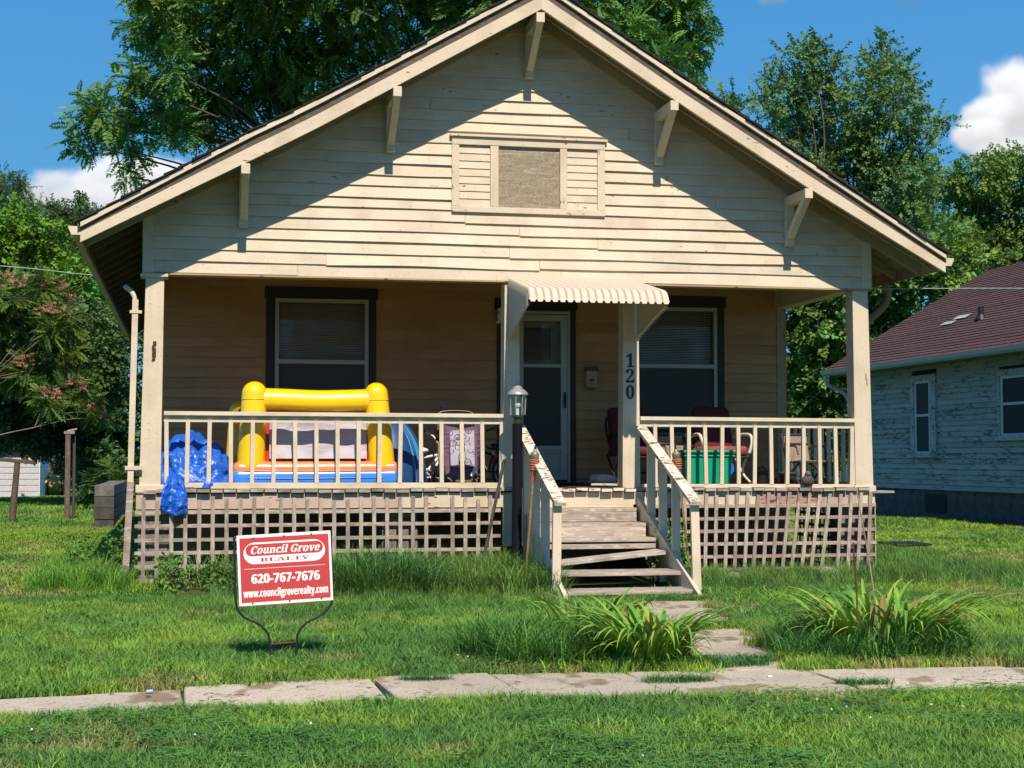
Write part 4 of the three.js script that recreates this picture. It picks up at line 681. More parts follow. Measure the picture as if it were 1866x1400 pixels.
// folding sling chairs
function slingChair(label, pos, turn) {
  const c = thing('folding_chair', label, 'folding chair', [0, 0, 0], 'tan sling folding chairs on the porch');
  const fr = std(lin(0.07, 0.055, 0.045), { roughness: 0.45, metalness: 0.3 }), sl = std(lin(0.34, 0.28, 0.21), { roughness: 0.85, side: THREE.DoubleSide, map: T.grain });
  const strip = (y0, y1) => { const z = (y) => -0.20 - (y - 0.42) * 0.22; return bar(V(0, y0, z(y0)), V(0, y1, z(y1)), 0.33, 0.006, V(0, 0, 1)); };
  part(c, 'sling_back', [strip(0.50, 0.56 + 0.02)], sl); part(c, 'sling_back', [strip(0.26, 0.47)], sl);
  part(c, 'sling_seat', bar(V(0, 0.27, -0.18), V(0, 0.29, 0.2), 0.36, 0.008), sl);
  part(c, 'back_bar', [rod(V(-0.18, 0.6, -0.24), V(0.18, 0.6, -0.24), 0.012), rod(V(-0.17, 0.49, -0.215), V(0.17, 0.49, -0.215), 0.012)], fr);
  for (const s of [-1, 1]) { part(c, 'leg', [rod(V(s * 0.19, 0.61, -0.25), V(s * 0.17, 0.24, -0.16), 0.013), rod(V(s * 0.19, 0.28, -0.16), V(s * 0.20, 0.0, 0.22), 0.012)], fr); part(c, 'leg', [rod(V(s * 0.18, 0.29, 0.2), V(s * 0.21, 0.0, -0.24), 0.012)], fr); part(c, 'arm', tube([V(s * 0.18, 0.44, -0.19), V(s * 0.20, 0.46, -0.05), V(s * 0.20, 0.45, 0.12), V(s * 0.20, 0.36, 0.18)], 0.012, 16, 6), fr); }
  part(c, 'front_bar', rod(V(-0.2, 0.27, 0.2), V(0.2, 0.27, 0.2), 0.012), fr);
  c.position.set(...pos); c.rotation.y = turn; return c;
}
slingChair('tan folding chair in front of the right window, left of the green bin', [2.24, FL, -1.25], 0.1);
slingChair('tan folding chair at the right end of the porch by the corner post', [3.72, FL, -0.95], 0.12).scale.set(0.92, 1, 1);
single('white_board', rbox(1.86, 2.35, 1.60, 1.70, -1.98, -1.94, 0.01), std(lin(0.50, 0.48, 0.54)), 'pale flat board below the right porch window', 'board');
{ const p = thing('flower_pot', 'dark flower pot on the porch floor beside the tan folding chair', 'flower pot', [3.42, FL, -0.75]); part(p, 'pot', new THREE.LatheGeometry([[0.001, 0], [0.075, 0], [0.10, 0.13], [0.115, 0.135], [0.115, 0.16], [0.10, 0.16], [0.09, 0.12], [0.001, 0.12]].map((q) => new THREE.Vector2(...q)), 20).translate(3.42, FL, -0.75), std(lin(0.05, 0.045, 0.05))); part(p, 'dry_stems', [0, 1, 2, 3, 4, 5].map((k) => rod(V(3.42, FL + 0.12, -0.75), V(3.42 + 0.09 * Math.cos(k * 2.1), FL + 0.32 + 0.03 * k, -0.75 + 0.09 * Math.sin(k * 2.1)), 0.004, 0.002, 5)), M.rust);
  const q = thing('black_bucket', 'black bucket standing to the right of the pink chair', 'bucket', [3.0, FL, -0.5]); part(q, 'body', new THREE.CylinderGeometry(0.085, 0.07, 0.17, 18).translate(3.02, FL + 0.086, -0.55), M.black); part(q, 'handle', tube([V(2.935, FL + 0.16, -0.55), V(3.02, FL + 0.22, -0.52), V(3.105, FL + 0.16, -0.55)], 0.006, 12, 5), M.iron);
  const e = thing('grey_stone_urn', 'round grey ornament hanging low on the right railing', 'ornament', [3.34, FL, 0.02]); part(e, 'bowl', new THREE.SphereGeometry(0.075, 16, 12).scale(1, 0.8, 0.6).translate(3.345, FL + 0.07, 0.045), std(lin(0.06, 0.05, 0.05))); part(e, 'knob', new THREE.SphereGeometry(0.035, 12, 8).translate(3.35, FL + 0.145, 0.045), std(lin(0.10, 0.09, 0.1))); }
{ // doormat, shoes
  single('doormat', rbox(0.42, 1.18, FL + 0.012, FL + 0.026, -2.2, -1.5, 0.006), std(lin(0.03, 0.03, 0.045), { map: T.speck }), 'dark doormat lying in front of the storm door', 'doormat');
  single('loose_board', bar(V(0.98, FL + 0.03, -0.35), V(1.24, FL + 0.03, -0.20), 0.11, 0.02), M.railWorn, 'short pale board lying at the top of the steps', 'board');
  const sh = (x, z, turn, label) => { const s = thing('shoe', label, 'shoe', [0, 0, 0], 'pale shoes by the porch post'); part(s, 'sole', new RoundedBoxGeometry(0.09, 0.03, 0.26, 2, 0.014).translate(0, 0.016, 0), std(lin(0.3, 0.27, 0.22))); const u = new THREE.SphereGeometry(1, 16, 10).scale(0.042, 0.05, 0.12), p = u.attributes.position; for (let k = 0; k < p.count; k++) { if (p.getZ(k) < 0) p.setY(k, p.getY(k) * (1 + p.getZ(k) * -4)); } u.computeVertexNormals(); part(s, 'upper', u.translate(0, 0.055, 0), std(lin(0.52, 0.47, 0.42))); s.position.set(x, FL + 0.03, z); s.rotation.y = turn; };
  sh(1.16, -0.72, 1.2, 'pale shoe at the back of the pair by the numbered post'); sh(1.20, -0.60, 1.5, 'pale shoe nearest the steps beside the numbered post');
  const m = thing('wall_mailbox', 'small tan wall mailbox on the siding right of the door', 'mailbox', [1.505, 2.12, ZW + 0.02]);
  part(m, 'box', rbox(1.437, 1.575, 2.12, 2.33, ZW + 0.016, ZW + 0.10, 0.006), std(lin(0.40, 0.30, 0.17), { roughness: 0.5 })); part(m, 'lid', rbox(1.428, 1.584, 2.325, 2.37, ZW + 0.016, ZW + 0.115, 0.008), std(lin(0.12, 0.08, 0.045))); part(m, 'emblem', [tube([V(1.47, 2.20, ZW + 0.104), V(1.49, 2.215, ZW + 0.106), V(1.505, 2.20, ZW + 0.106), V(1.52, 2.215, ZW + 0.106), V(1.54, 2.20, ZW + 0.104)], 0.005, 16, 5), rod(V(1.505, 2.225, ZW + 0.104), V(1.505, 2.17, ZW + 0.104), 0.005)], M.black); part(m, 'hook', tube([V(1.46, 2.12, ZW + 0.06), V(1.46, 2.095, ZW + 0.09), V(1.55, 2.095, ZW + 0.09), V(1.55, 2.12, ZW + 0.06)], 0.005, 14, 5), M.black);
}
// ---------------------------------------------------------------- things in the yard
{ // lamp post
  const x = -0.034, z = 0.45, l = thing('lamp_post', 'dark lamp post with a clear glass lantern left of the steps', 'lamp post', [x, -0.05, z]);
  part(l, 'post', [rod(V(x - 0.012, -0.1, z), V(x, 1.60, z), 0.052, 0.052, 18)], phys(lin(0.008, 0.010, 0.014), { roughness: 0.5, specularIntensity: 0.2 }));
  part(l, 'collar', [rod(V(x, 1.60, z), V(x, 1.665, z), 0.04, 0.045, 16), rod(V(x, 1.665, z), V(x, 1.685, z), 0.062, 0.062, 16)], std(lin(0.09, 0.08, 0.04), { roughness: 0.4, metalness: 0.6 }));
  const bev = [], n = 8; for (let k = 0; k < n; k++) { const a = (k + 0.5) / n * 6.2832, b = (k + 1.5) / n * 6.2832, r0 = 0.080, r1 = 0.092; const c = [V(x + r0 * Math.cos(a), 1.69, z + r0 * Math.sin(a)), V(x + r0 * Math.cos(b), 1.69, z + r0 * Math.sin(b)), V(x + r1 * Math.cos(b), 1.905, z + r1 * Math.sin(b)), V(x + r1 * Math.cos(a), 1.905, z + r1 * Math.sin(a))]; bev.push(faces(quad(c[1], c[0], c[3], c[2]))); part(l, 'glass_panel', bev[k], phys(0xeef4f2, { transmission: 1, thickness: 0, roughness: 0.06, ior: 1.5 })); part(l, 'glazing_bar', rod(c[0], c[3], 0.004, 0.004, 5), M.alum); }
  part(l, 'lantern_cap', [new THREE.LatheGeometry([[0.112, 1.90], [0.112, 1.915], [0.075, 1.955], [0.05, 1.965], [0.045, 1.985], [0.02, 2.0], [0.014, 2.02], [0.02, 2.03], [0.012, 2.045], [0.006, 2.07], [0.0001, 2.10]].map((q) => new THREE.Vector2(...q)), 20).translate(x, 0, z)], std(lin(0.42, 0.43, 0.42), { roughness: 0.35, metalness: 0.5 }));
  part(l, 'bulb', [new THREE.SphereGeometry(0.036, 14, 10).scale(1, 1.25, 1).translate(x, 1.80, z), rod(V(x, 1.69, z), V(x, 1.77, z), 0.018, 0.016)], std(lin(0.75, 0.74, 0.70), { roughness: 0.3 }));
}
function torch(label, top, base) {
  const t = thing('tiki_torch', label, 'garden torch', [base.x, base.y, base.z], 'bamboo garden torches beside the steps'), d = top.clone().sub(base).normalize(), P = (k) => base.clone().addScaledVector(d, k), L = top.distanceTo(base);
  const bam = std(lin(0.52, 0.33, 0.10), { roughness: 0.45, map: T.speck }), wv = std(lin(0.60, 0.19, 0.08), { roughness: 0.6, map: T.grain });
  const pieces = [rod(base, P(L - 0.34), 0.013, 0.013, 10)]; for (let k = 0.25; k < L - 0.4; k += 0.23) pieces.push(rod(P(k), P(k + 0.014), 0.0155, 0.0155, 10)); part(t, 'pole', pieces, bam);
  const q = new THREE.Quaternion().setFromUnitVectors(V(0, 1, 0), d), b = P(L - 0.36);
  for (let k = 0; k < 9; k++) { const a = k / 9 * 6.2832; part(t, 'split_cane', tube([V(0.012 * Math.cos(a), 0, 0.012 * Math.sin(a)), V(0.030 * Math.cos(a), 0.11, 0.030 * Math.sin(a)), V(0.046 * Math.cos(a), 0.24, 0.046 * Math.sin(a))].map((v) => v.applyQuaternion(q).add(b)), 0.0045, 8, 5), wv); }
  for (const [y, r] of [[0.14, 0.036], [0.165, 0.039], [0.19, 0.042], [0.215, 0.045], [0.235, 0.047]]) part(t, 'woven_band', new THREE.TorusGeometry(r, 0.009, 5, 16).rotateX(Math.PI / 2).translate(0, y, 0).applyQuaternion(q).translate(b.x, b.y, b.z), wv);
  part(t, 'canister', new THREE.LatheGeometry([[0.001, 0.24], [0.044, 0.24], [0.046, 0.30], [0.044, 0.31], [0.022, 0.325], [0.018, 0.345], [0.008, 0.35], [0.006, 0.385], [0.0001, 0.385]].map((v) => new THREE.Vector2(...v)), 16).applyQuaternion(q).translate(b.x, b.y, b.z), std(lin(0.30, 0.28, 0.22), { roughness: 0.4, metalness: 0.5 }));
  part(t, 'wick_cap', rod(P(L - 0.03), P(L + 0.03), 0.016, 0.009, 10), M.black);
}
torch('leaning bamboo torch left of the steps next to the lamp post', V(0.035, 1.34, 1.0), V(-0.085, -0.08, 1.05)); torch('leaning bamboo torch behind the right handrail of the steps', V(1.715, 1.345, 0.36), V(1.86, -0.05, 0.42));
{ const t = thing('garden_tool', 'long dark-handled garden tool leaning on the porch edge left of the lamp post', 'garden tool', [-0.36, 0, 0.2]); part(t, 'handle', rod(V(-0.36, 0.16, 0.24), V(-0.11, 1.20, 0.10), 0.018, 0.016, 10), std(lin(0.10, 0.085, 0.085), { map: T.wood })); part(t, 'blade', [bar(V(-0.40, -0.02, 0.27), V(-0.35, 0.19, 0.24), 0.12, 0.02, V(0, 0, 1)), rod(V(-0.36, 0.14, 0.24), V(-0.34, 0.25, 0.225), 0.022, 0.018, 10)], M.iron); part(t, 'end_grip', rod(V(-0.115, 1.18, 0.103), V(-0.105, 1.222, 0.098), 0.019, 0.015, 10), M.black); }
{ // yard sign
  const s = thing('realty_sign', 'red and white realty yard sign on a bent black iron frame', 'yard sign', [-2.77, -0.1, 6.05]);
  const cw = 1024, ch = 790, cv = document.createElement('canvas'); cv.width = cw; cv.height = ch; const c = cv.getContext('2d');
  c.fillStyle = '#e9e6e4'; c.fillRect(0, 0, cw, ch); c.fillStyle = '#bb4246'; c.fillRect(26, 30, cw - 52, ch - 62);
  const pill = (x, y, w, h, r) => { c.beginPath(); c.moveTo(x + r, y); c.lineTo(x + w - r, y); c.arc(x + w - r, y + r, r, -Math.PI / 2, Math.PI / 2); c.lineTo(x + r, y + h); c.arc(x + r, y + r, r, Math.PI / 2, Math.PI * 1.5); c.closePath(); };
  c.fillStyle = '#efeceb'; pill(66, 84, 890, 244, 122); c.fill(); c.fillStyle = '#bb4246'; pill(88, 104, 846, 134, 67); c.fill();
  const put = (txt, font, x, y, w, col, sk = 0) => { c.save(); c.font = font; c.textAlign = 'center'; c.textBaseline = 'alphabetic'; c.fillStyle = col; const m = c.measureText(txt).width; c.translate(x, y); c.transform(1, 0, sk, 1, 0, 0); c.scale(w / m, 1); c.fillText(txt, 0, 0); c.restore(); };
  put('Council Grove', 'bold 118px serif', 512, 212, 760, '#f4f1ef', -0.28); put('Council Grove', 'bold 118px serif', 514, 212, 760, '#f4f1ef', -0.28);
  put('REALTY', 'bold 58px serif', 512, 304, 540, '#8a3436'); c.fillStyle = '#e9d9d7'; c.fillRect(70, 376, 880, 6);
  for (const d of [-2, 0, 2, 4]) { put('620-767-7676', 'bold 146px sans-serif', 512 + d, 545, 750, '#f1eeec'); put('www.councilgroverealty.com', 'bold 122px sans-serif', 512 + d * 0.6, 698, 926, '#f1eeec'); }
  const tx = new THREE.CanvasTexture(cv); tx.colorSpace = THREE.SRGBColorSpace; tx.anisotropy = 8;
  const cx = -2.765, cy = 0.515, z = 6.05, w = 0.618, h = 0.462, tilt = (g) => g.rotateZ(0.047).rotateY(0.03).translate(cx, cy, z);
  part(s, 'panel', tilt(new RoundedBoxGeometry(w, h, 0.012, 1, 0.004)), std(lin(0.72, 0.71, 0.70), { roughness: 0.5 }));
  part(s, 'printed_face', tilt(new THREE.PlaneGeometry(w - 0.004, h - 0.004).translate(0, 0, 0.008)), std(0xffffff, { map: tx, roughness: 0.45 }), { keepUV: true });
  for (const [a, b] of [[-0.2, 0.21], [0.0, 0.213], [0.18, 0.214], [-0.22, -0.215], [0.02, -0.214], [0.23, -0.212]]) part(s, 'rust_spot', tilt(new THREE.CylinderGeometry(0.006, 0.006, 0.006, 8).rotateX(Math.PI / 2).translate(a, b, 0.008)), M.rust);
  const L = V(-2.858, -0.17, z - 0.01), Rr = V(-2.685, -0.165, z - 0.01);
  part(s, 'frame', [tube([L, V(-2.862, 0.03, z - 0.01), V(-2.873, 0.085, z - 0.01), V(-2.93, 0.15, z - 0.01), V(-3.03, 0.20, z - 0.01), V(-3.075, 0.26, z - 0.01), V(-3.086, 0.34, z - 0.01), V(-3.092, 0.55, z - 0.01), V(-3.098, 0.72, z - 0.01)], 0.008, 60, 8), tube([Rr, V(-2.685, 0.035, z - 0.01), V(-2.675, 0.09, z - 0.01), V(-2.62, 0.155, z - 0.01), V(-2.51, 0.215, z - 0.01), V(-2.46, 0.28, z - 0.01), V(-2.452, 0.36, z - 0.01), V(-2.462, 0.6, z - 0.01), V(-2.468, 0.745, z - 0.01)], 0.008, 60, 8), rod(V(-3.098, 0.72, z - 0.01), V(-2.468, 0.745, z - 0.01), 0.007)], M.iron);
  part(s, 'crossbar', rod(V(-2.862, 0.018, z - 0.01), V(-2.685, 0.028, z - 0.01), 0.007), M.rust); part(s, 'foot_bar', rod(V(-2.82, -0.085, z + 0.01), V(-2.685, -0.07, z - 0.01), 0.007), M.iron);
}
{ // small things
  const tr = thing('black_tray', 'shallow black plastic tray on the grass right of the porch', 'tray', [6.05, 0, -3.3]);
  part(tr, 'tray', [rbox(5.85, 6.35, 0.07, 0.10, -3.65, -3.0, 0.012)], M.black); part(tr, 'leg', rod(V(6.24, -0.02, -3.05), V(6.24, 0.07, -3.05), 0.025), M.black); part(tr, 'leg', rod(V(5.93, -0.02, -3.05), V(5.93, 0.07, -3.05), 0.025), M.black);
  const rock = (x, z, s, label, col) => { const g = new THREE.IcosahedronGeometry(s, 3), p = g.attributes.position; for (let k = 0; k < p.count; k++) { const n = 0.75 + 0.5 * fbm(p.getX(k) / s * 1.2 + x * 3, p.getZ(k) / s * 1.2 + p.getY(k) / s, 71, 3); p.setXYZ(k, p.getX(k) * n * 1.3, p.getY(k) * n * 0.75, p.getZ(k) * n); } g.computeVertexNormals(); single('stone', g.translate(x, gy(x, z) + s * 0.3, z), std(col, { map: T.speck, bumpMap: T.speckB, bumpScale: 0.006 }), label, 'stone', { group: 'pale stones along the right lattice' }); };
  rock(3.45, 0.35, 0.11, 'white stone in the grass before the right lattice', lin(0.55, 0.52, 0.46)); rock(2.32, 0.42, 0.075, 'left pale yellow stone under the right lattice', lin(0.55, 0.50, 0.27)); rock(2.52, 0.40, 0.085, 'middle pale yellow stone under the right lattice', lin(0.52, 0.48, 0.28)); rock(2.72, 0.42, 0.06, 'right small yellow stone under the right lattice', lin(0.55, 0.50, 0.30));
  single('litter_piece', new RoundedBoxGeometry(0.04, 0.018, 0.025, 2, 0.008).rotateY(0.5).translate(-3.60, -0.082, 7.32), std(lin(0.35, 0.5, 0.62)), 'pale blue scrap of litter on the left part of the sidewalk', 'litter'); single('litter_piece', new RoundedBoxGeometry(0.03, 0.012, 0.018, 2, 0.005).translate(0.08, -0.086, 7.42), std(lin(0.7, 0.68, 0.64)), 'tiny white scrap on the sidewalk near the path', 'litter');
  single('blue_rag', (() => { const g = new THREE.SphereGeometry(0.07, 14, 10), p = g.attributes.position; for (let k = 0; k < p.count; k++) { const n = 0.6 + fbm(p.getX(k) * 20, p.getZ(k) * 20, 3, 3); p.setXYZ(k, p.getX(k) * n, p.getY(k) * n * 0.7, p.getZ(k) * n); } g.computeVertexNormals(); return g.translate(-0.02, 0.02, 1.22); })(), std(lin(0.04, 0.12, 0.35)), 'small blue scrap in the weeds left of the steps', 'rag');
  for (const [b, t, m, r, lb] of [[V(1.30, -0.08, 6.35), V(1.20, 1.0, 6.2), std(lin(0.52, 0.44, 0.32), { map: T.bark }), 0.006, 'tall dry pale stalk rising from the right daylily clump'], [V(1.10, -0.08, 6.4), V(1.08, 0.66, 6.4), M.rust, 0.006, 'brown dry stalk rising from the right daylily clump']]) single('dry_stalk', tube([b, b.clone().lerp(t, 0.5).add(V(0.012, 0, 0)), t], r, 12, 6), m, lb, 'stalk');
}
// overhead wires
single('overhead_wire', tube([V(4.1, 3.145, 0.03), V(12, 3.60, -2.0), V(30, 5.3, -6)], 0.006, 30, 5), std(lin(0.25, 0.30, 0.29)), 'pale service wire running right from the porch corner', 'wire');
single('overhead_wire', tube([at(-60, 480, 24), at(60, 490, 24), at(150, 500, 23.6), at(230, 506, 23)], 0.008, 20, 5), std(lin(0.30, 0.36, 0.35)), 'upper thin wire across the trees at the left edge', 'wire'); single('overhead_wire', tube([at(-60, 540, 24), at(60, 545, 24), at(150, 551, 23.6), at(240, 556, 23)], 0.008, 20, 5), M.iron, 'lower thin wire across the trees at the left edge', 'wire');
// ---------------------------------------------------------------- the neighbouring house
{
  rnd = mulberry(300);
  const XW = 11.6, z0 = -17.5, z1 = -2.5, h = thing('neighbour_house', 'low white house with flaking paint and a dark red shingle roof at the right', 'house', [15.3, 0, -10]);
  const pl = [1, 0.93, 1.05].map((k) => std(lin(0.52 * k, 0.555 * k, 0.53 * k), { map: T.peel, roughness: 0.8 })), frame = std(lin(0.50, 0.55, 0.58), { map: T.paint3 });
  part(h, 'foundation', box(XW + 0.05, 19.0, -0.1, 0.60, z0 + 0.05, z1 - 0.05), std(lin(0.17, 0.17, 0.18), { map: T.speck }));
  part(h, 'crawl_vent', [box(XW + 0.03, XW + 0.049, 0.12, 0.5, -13.9, -13.0)], M.dark);
  const wins = [[-14.42, -13.28, 1.30, 2.97], [-10.75, -9.2, 1.62, 2.90]];
  const wall = part(h, 'side_wall', box(XW + 0.03, XW + 0.2, 0.60, 3.3, z0, z1), M.dark);
  part(h, 'end_wall', prism([[XW + 0.03, 0.6], [19.0, 0.6], [19.0, 3.3], [15.33, 5.6], [XW + 0.03, 3.3]], z0 - 0.16, z0 - 0.002), pl[0]);
  part(h, 'end_wall', prism([[XW + 0.03, 0.6], [19.0, 0.6], [19.0, 3.3], [15.33, 5.6], [XW + 0.03, 3.3]], z1 + 0.002, z1 + 0.16), pl[0]);
  for (let y = 0.59, r = 0; y < 3.2; y += 0.108, r++) {
    let sp = [[z0, z1]]; for (const [a, b, ya, yb] of wins) if (y + 0.1 > ya && y < yb) sp = sp.flatMap(([s, e]) => a > s && b < e ? [[s, a], [b, e]] : [[s, e]]);
    for (const [s, e] of sp) { const y1 = y + 0.118, A = (z) => [V(XW + 0.03, y, z), V(XW - 0.004 + R(-0.003, 0.003), y + R(-0.006, 0.006), z), V(XW + 0.022, y1, z), V(XW + 0.03, y1, z)], p = A(s), q = A(e); part(wall, 'clapboard', faces([...quad(p[1], q[1], q[2], p[2]), ...quad(p[0], q[0], q[1], p[1]), ...quad(p[0], p[1], p[2], p[3]), ...quad(q[1], q[0], q[3], q[2])]), pick(pl)); }
  }
  part(h, 'corner_board', box(XW - 0.03, XW + 0.08, 0.6, 3.25, z0 - 0.06, z0 + 0.06), frame, { turn: true });
  part(h, 'corner_board', box(XW - 0.028, XW + 0.08, 0.6, 3.25, z1 - 0.06, z1 + 0.06), frame, { turn: true });
  wins.forEach(([a, b, ya, yb], k) => {
    const x = XW - 0.035, t = k ? 0.14 : 0.26, w = part(h, 'window', [box(x, XW + 0.02, ya, yb, a, a + t * 0.6), box(x, XW + 0.02, ya, yb, b - t, b), box(x, XW + 0.02, yb - 0.12, yb, a + t * 0.6, b - t), box(x - 0.03, XW + 0.02, ya - 0.05, ya + 0.03, a - 0.06, b + 0.06)], frame);
    const za = a + t * 0.6, zb = b - t, ym = lerp(ya, yb, 0.5), X = XW - 0.012;
    part(w, 'sash', [box(X, X + 0.03, ya + 0.03, yb - 0.12, za, za + 0.08), box(X, X + 0.03, ya + 0.03, yb - 0.12, zb - 0.08, zb), box(X, X + 0.03, ym - 0.03, ym + 0.02, za + 0.08, zb - 0.08), box(X, X + 0.03, yb - 0.17, yb - 0.12, za + 0.08, zb - 0.08), box(X, X + 0.03, ya + 0.03, ya + 0.08, za + 0.08, zb - 0.08)], std(lin(0.6, 0.66, 0.7)));
    for (const [p, q] of [[ya + 0.08, ym - 0.03], [ym + 0.02, yb - 0.17]]) part(w, 'pane', box(X + 0.012, X + 0.016, p, q, za + 0.08, zb - 0.08), phys(lin(0.02, 0.022, 0.025), { roughness: 0.3, specularIntensity: 0.12 }));
  });
  const red = [1, 0.88, 1.12, 0.96].map((k) => std(lin(0.225 * k, 0.108 * k, 0.088 * k), { map: T.shingle, roughness: 0.95 }));
  const ex = 11.12, ey = 3.245, rx = 15.36, ry = 5.72, n = 36, za = -18.05, zb = -1.9;
  const roof = part(h, 'roof', faces([...quad(V(ex, ey, zb), V(rx, ry, zb), V(rx, ry, za), V(ex, ey, za)), ...quad(V(rx, ry, zb), V(19.6, ey, zb), V(19.6, ey, za), V(rx, ry, za)), ...quad(V(ex, ey - 0.03, za), V(rx, ry - 0.03, za), V(rx, ry - 0.03, zb), V(ex, ey - 0.03, zb)), ...quad(V(ex, ey, za), V(rx, ry, za), V(rx, ry - 0.03, za), V(ex, ey - 0.03, za))]), M.darkWood);
  const sag = (t, z) => 0.05 * Math.sin(t * 3.1) * 0.5 + 0.02 * noise(t * 6, z * 0.3, 8);
  for (let k = 0; k < n; k++) {
    const t0 = k / n, t1 = (k + 1.15) / n, pts = []; const m = 14;
    for (let i = 0; i <= m; i++) { const z = lerp(za - R(0, 0.02), zb, i / m), A = V(lerp(ex, rx, t0), lerp(ey, ry, t0) + 0.022 + sag(t0, z) + R(0, 0.006), z), B = V(lerp(ex, rx, Math.min(1, t1)), lerp(ey, ry, Math.min(1, t1)) + 0.008 + sag(t1, z), z); pts.push([A, B, A.clone().add(V(0, -0.02, 0))]); }
    const t = []; for (let i = 0; i < m; i++) { const [a, b, c] = pts[i], [d, e, f] = pts[i + 1]; t.push(...quad(a, d, e, b), ...quad(c, f, d, a)); } t.push([pts[0][0], pts[0][1], pts[0][2]]);
    part(roof, 'shingle_course', faces(t), pick(red));
  }
  part(h, 'soffit', box(ex, XW + 0.03, ey - 0.10, ey - 0.05, za + 0.1, zb), std(lin(0.20, 0.24, 0.25), { map: T.paint3 }));
  part(h, 'gutter', prism([[ex + 0.02, ey + 0.01], [ex - 0.10, ey + 0.01], [ex - 0.09, ey - 0.06], [ex - 0.04, ey - 0.10], [ex + 0.02, ey - 0.10]], za + 0.1, zb), std(lin(0.42, 0.50, 0.50), { roughness: 0.5 }));
  part(h, 'downspout', tube([V(ex - 0.03, ey - 0.1, -17.8), V(ex, ey - 0.28, -17.8), V(ex + 0.25, ey - 0.42, -17.75), V(XW - 0.06, ey - 0.6, -17.6), V(XW - 0.06, 0.3, -17.6)], 0.05, 30, 6), std(lin(0.6, 0.62, 0.62)));
  const P = (t, z, up = 0.04) => V(lerp(ex, rx, t), lerp(ey, ry, t) + up + 0.035, z);
  part(h, 'roof_patch', faces(quad(P(0.36, -14.6), P(0.36, -14.0), P(0.395, -14.0), P(0.395, -14.6))), std(lin(0.42, 0.42, 0.40), { roughness: 0.6, side: THREE.DoubleSide })); part(h, 'roof_patch', faces(quad(P(0.315, -14.8), P(0.315, -14.25), P(0.345, -14.25), P(0.345, -14.8))), std(lin(0.38, 0.38, 0.37), { roughness: 0.6, side: THREE.DoubleSide }));
  const vp = P(0.33, -13.1, 0); part(h, 'vent_pipe', [rod(vp, vp.clone().add(V(0, 0.26, 0)), 0.06, 0.06, 12), rod(vp.clone().add(V(0, -0.02, 0)), vp.clone().add(V(0, 0.09, 0)), 0.13, 0.07, 12)], M.iron);
}
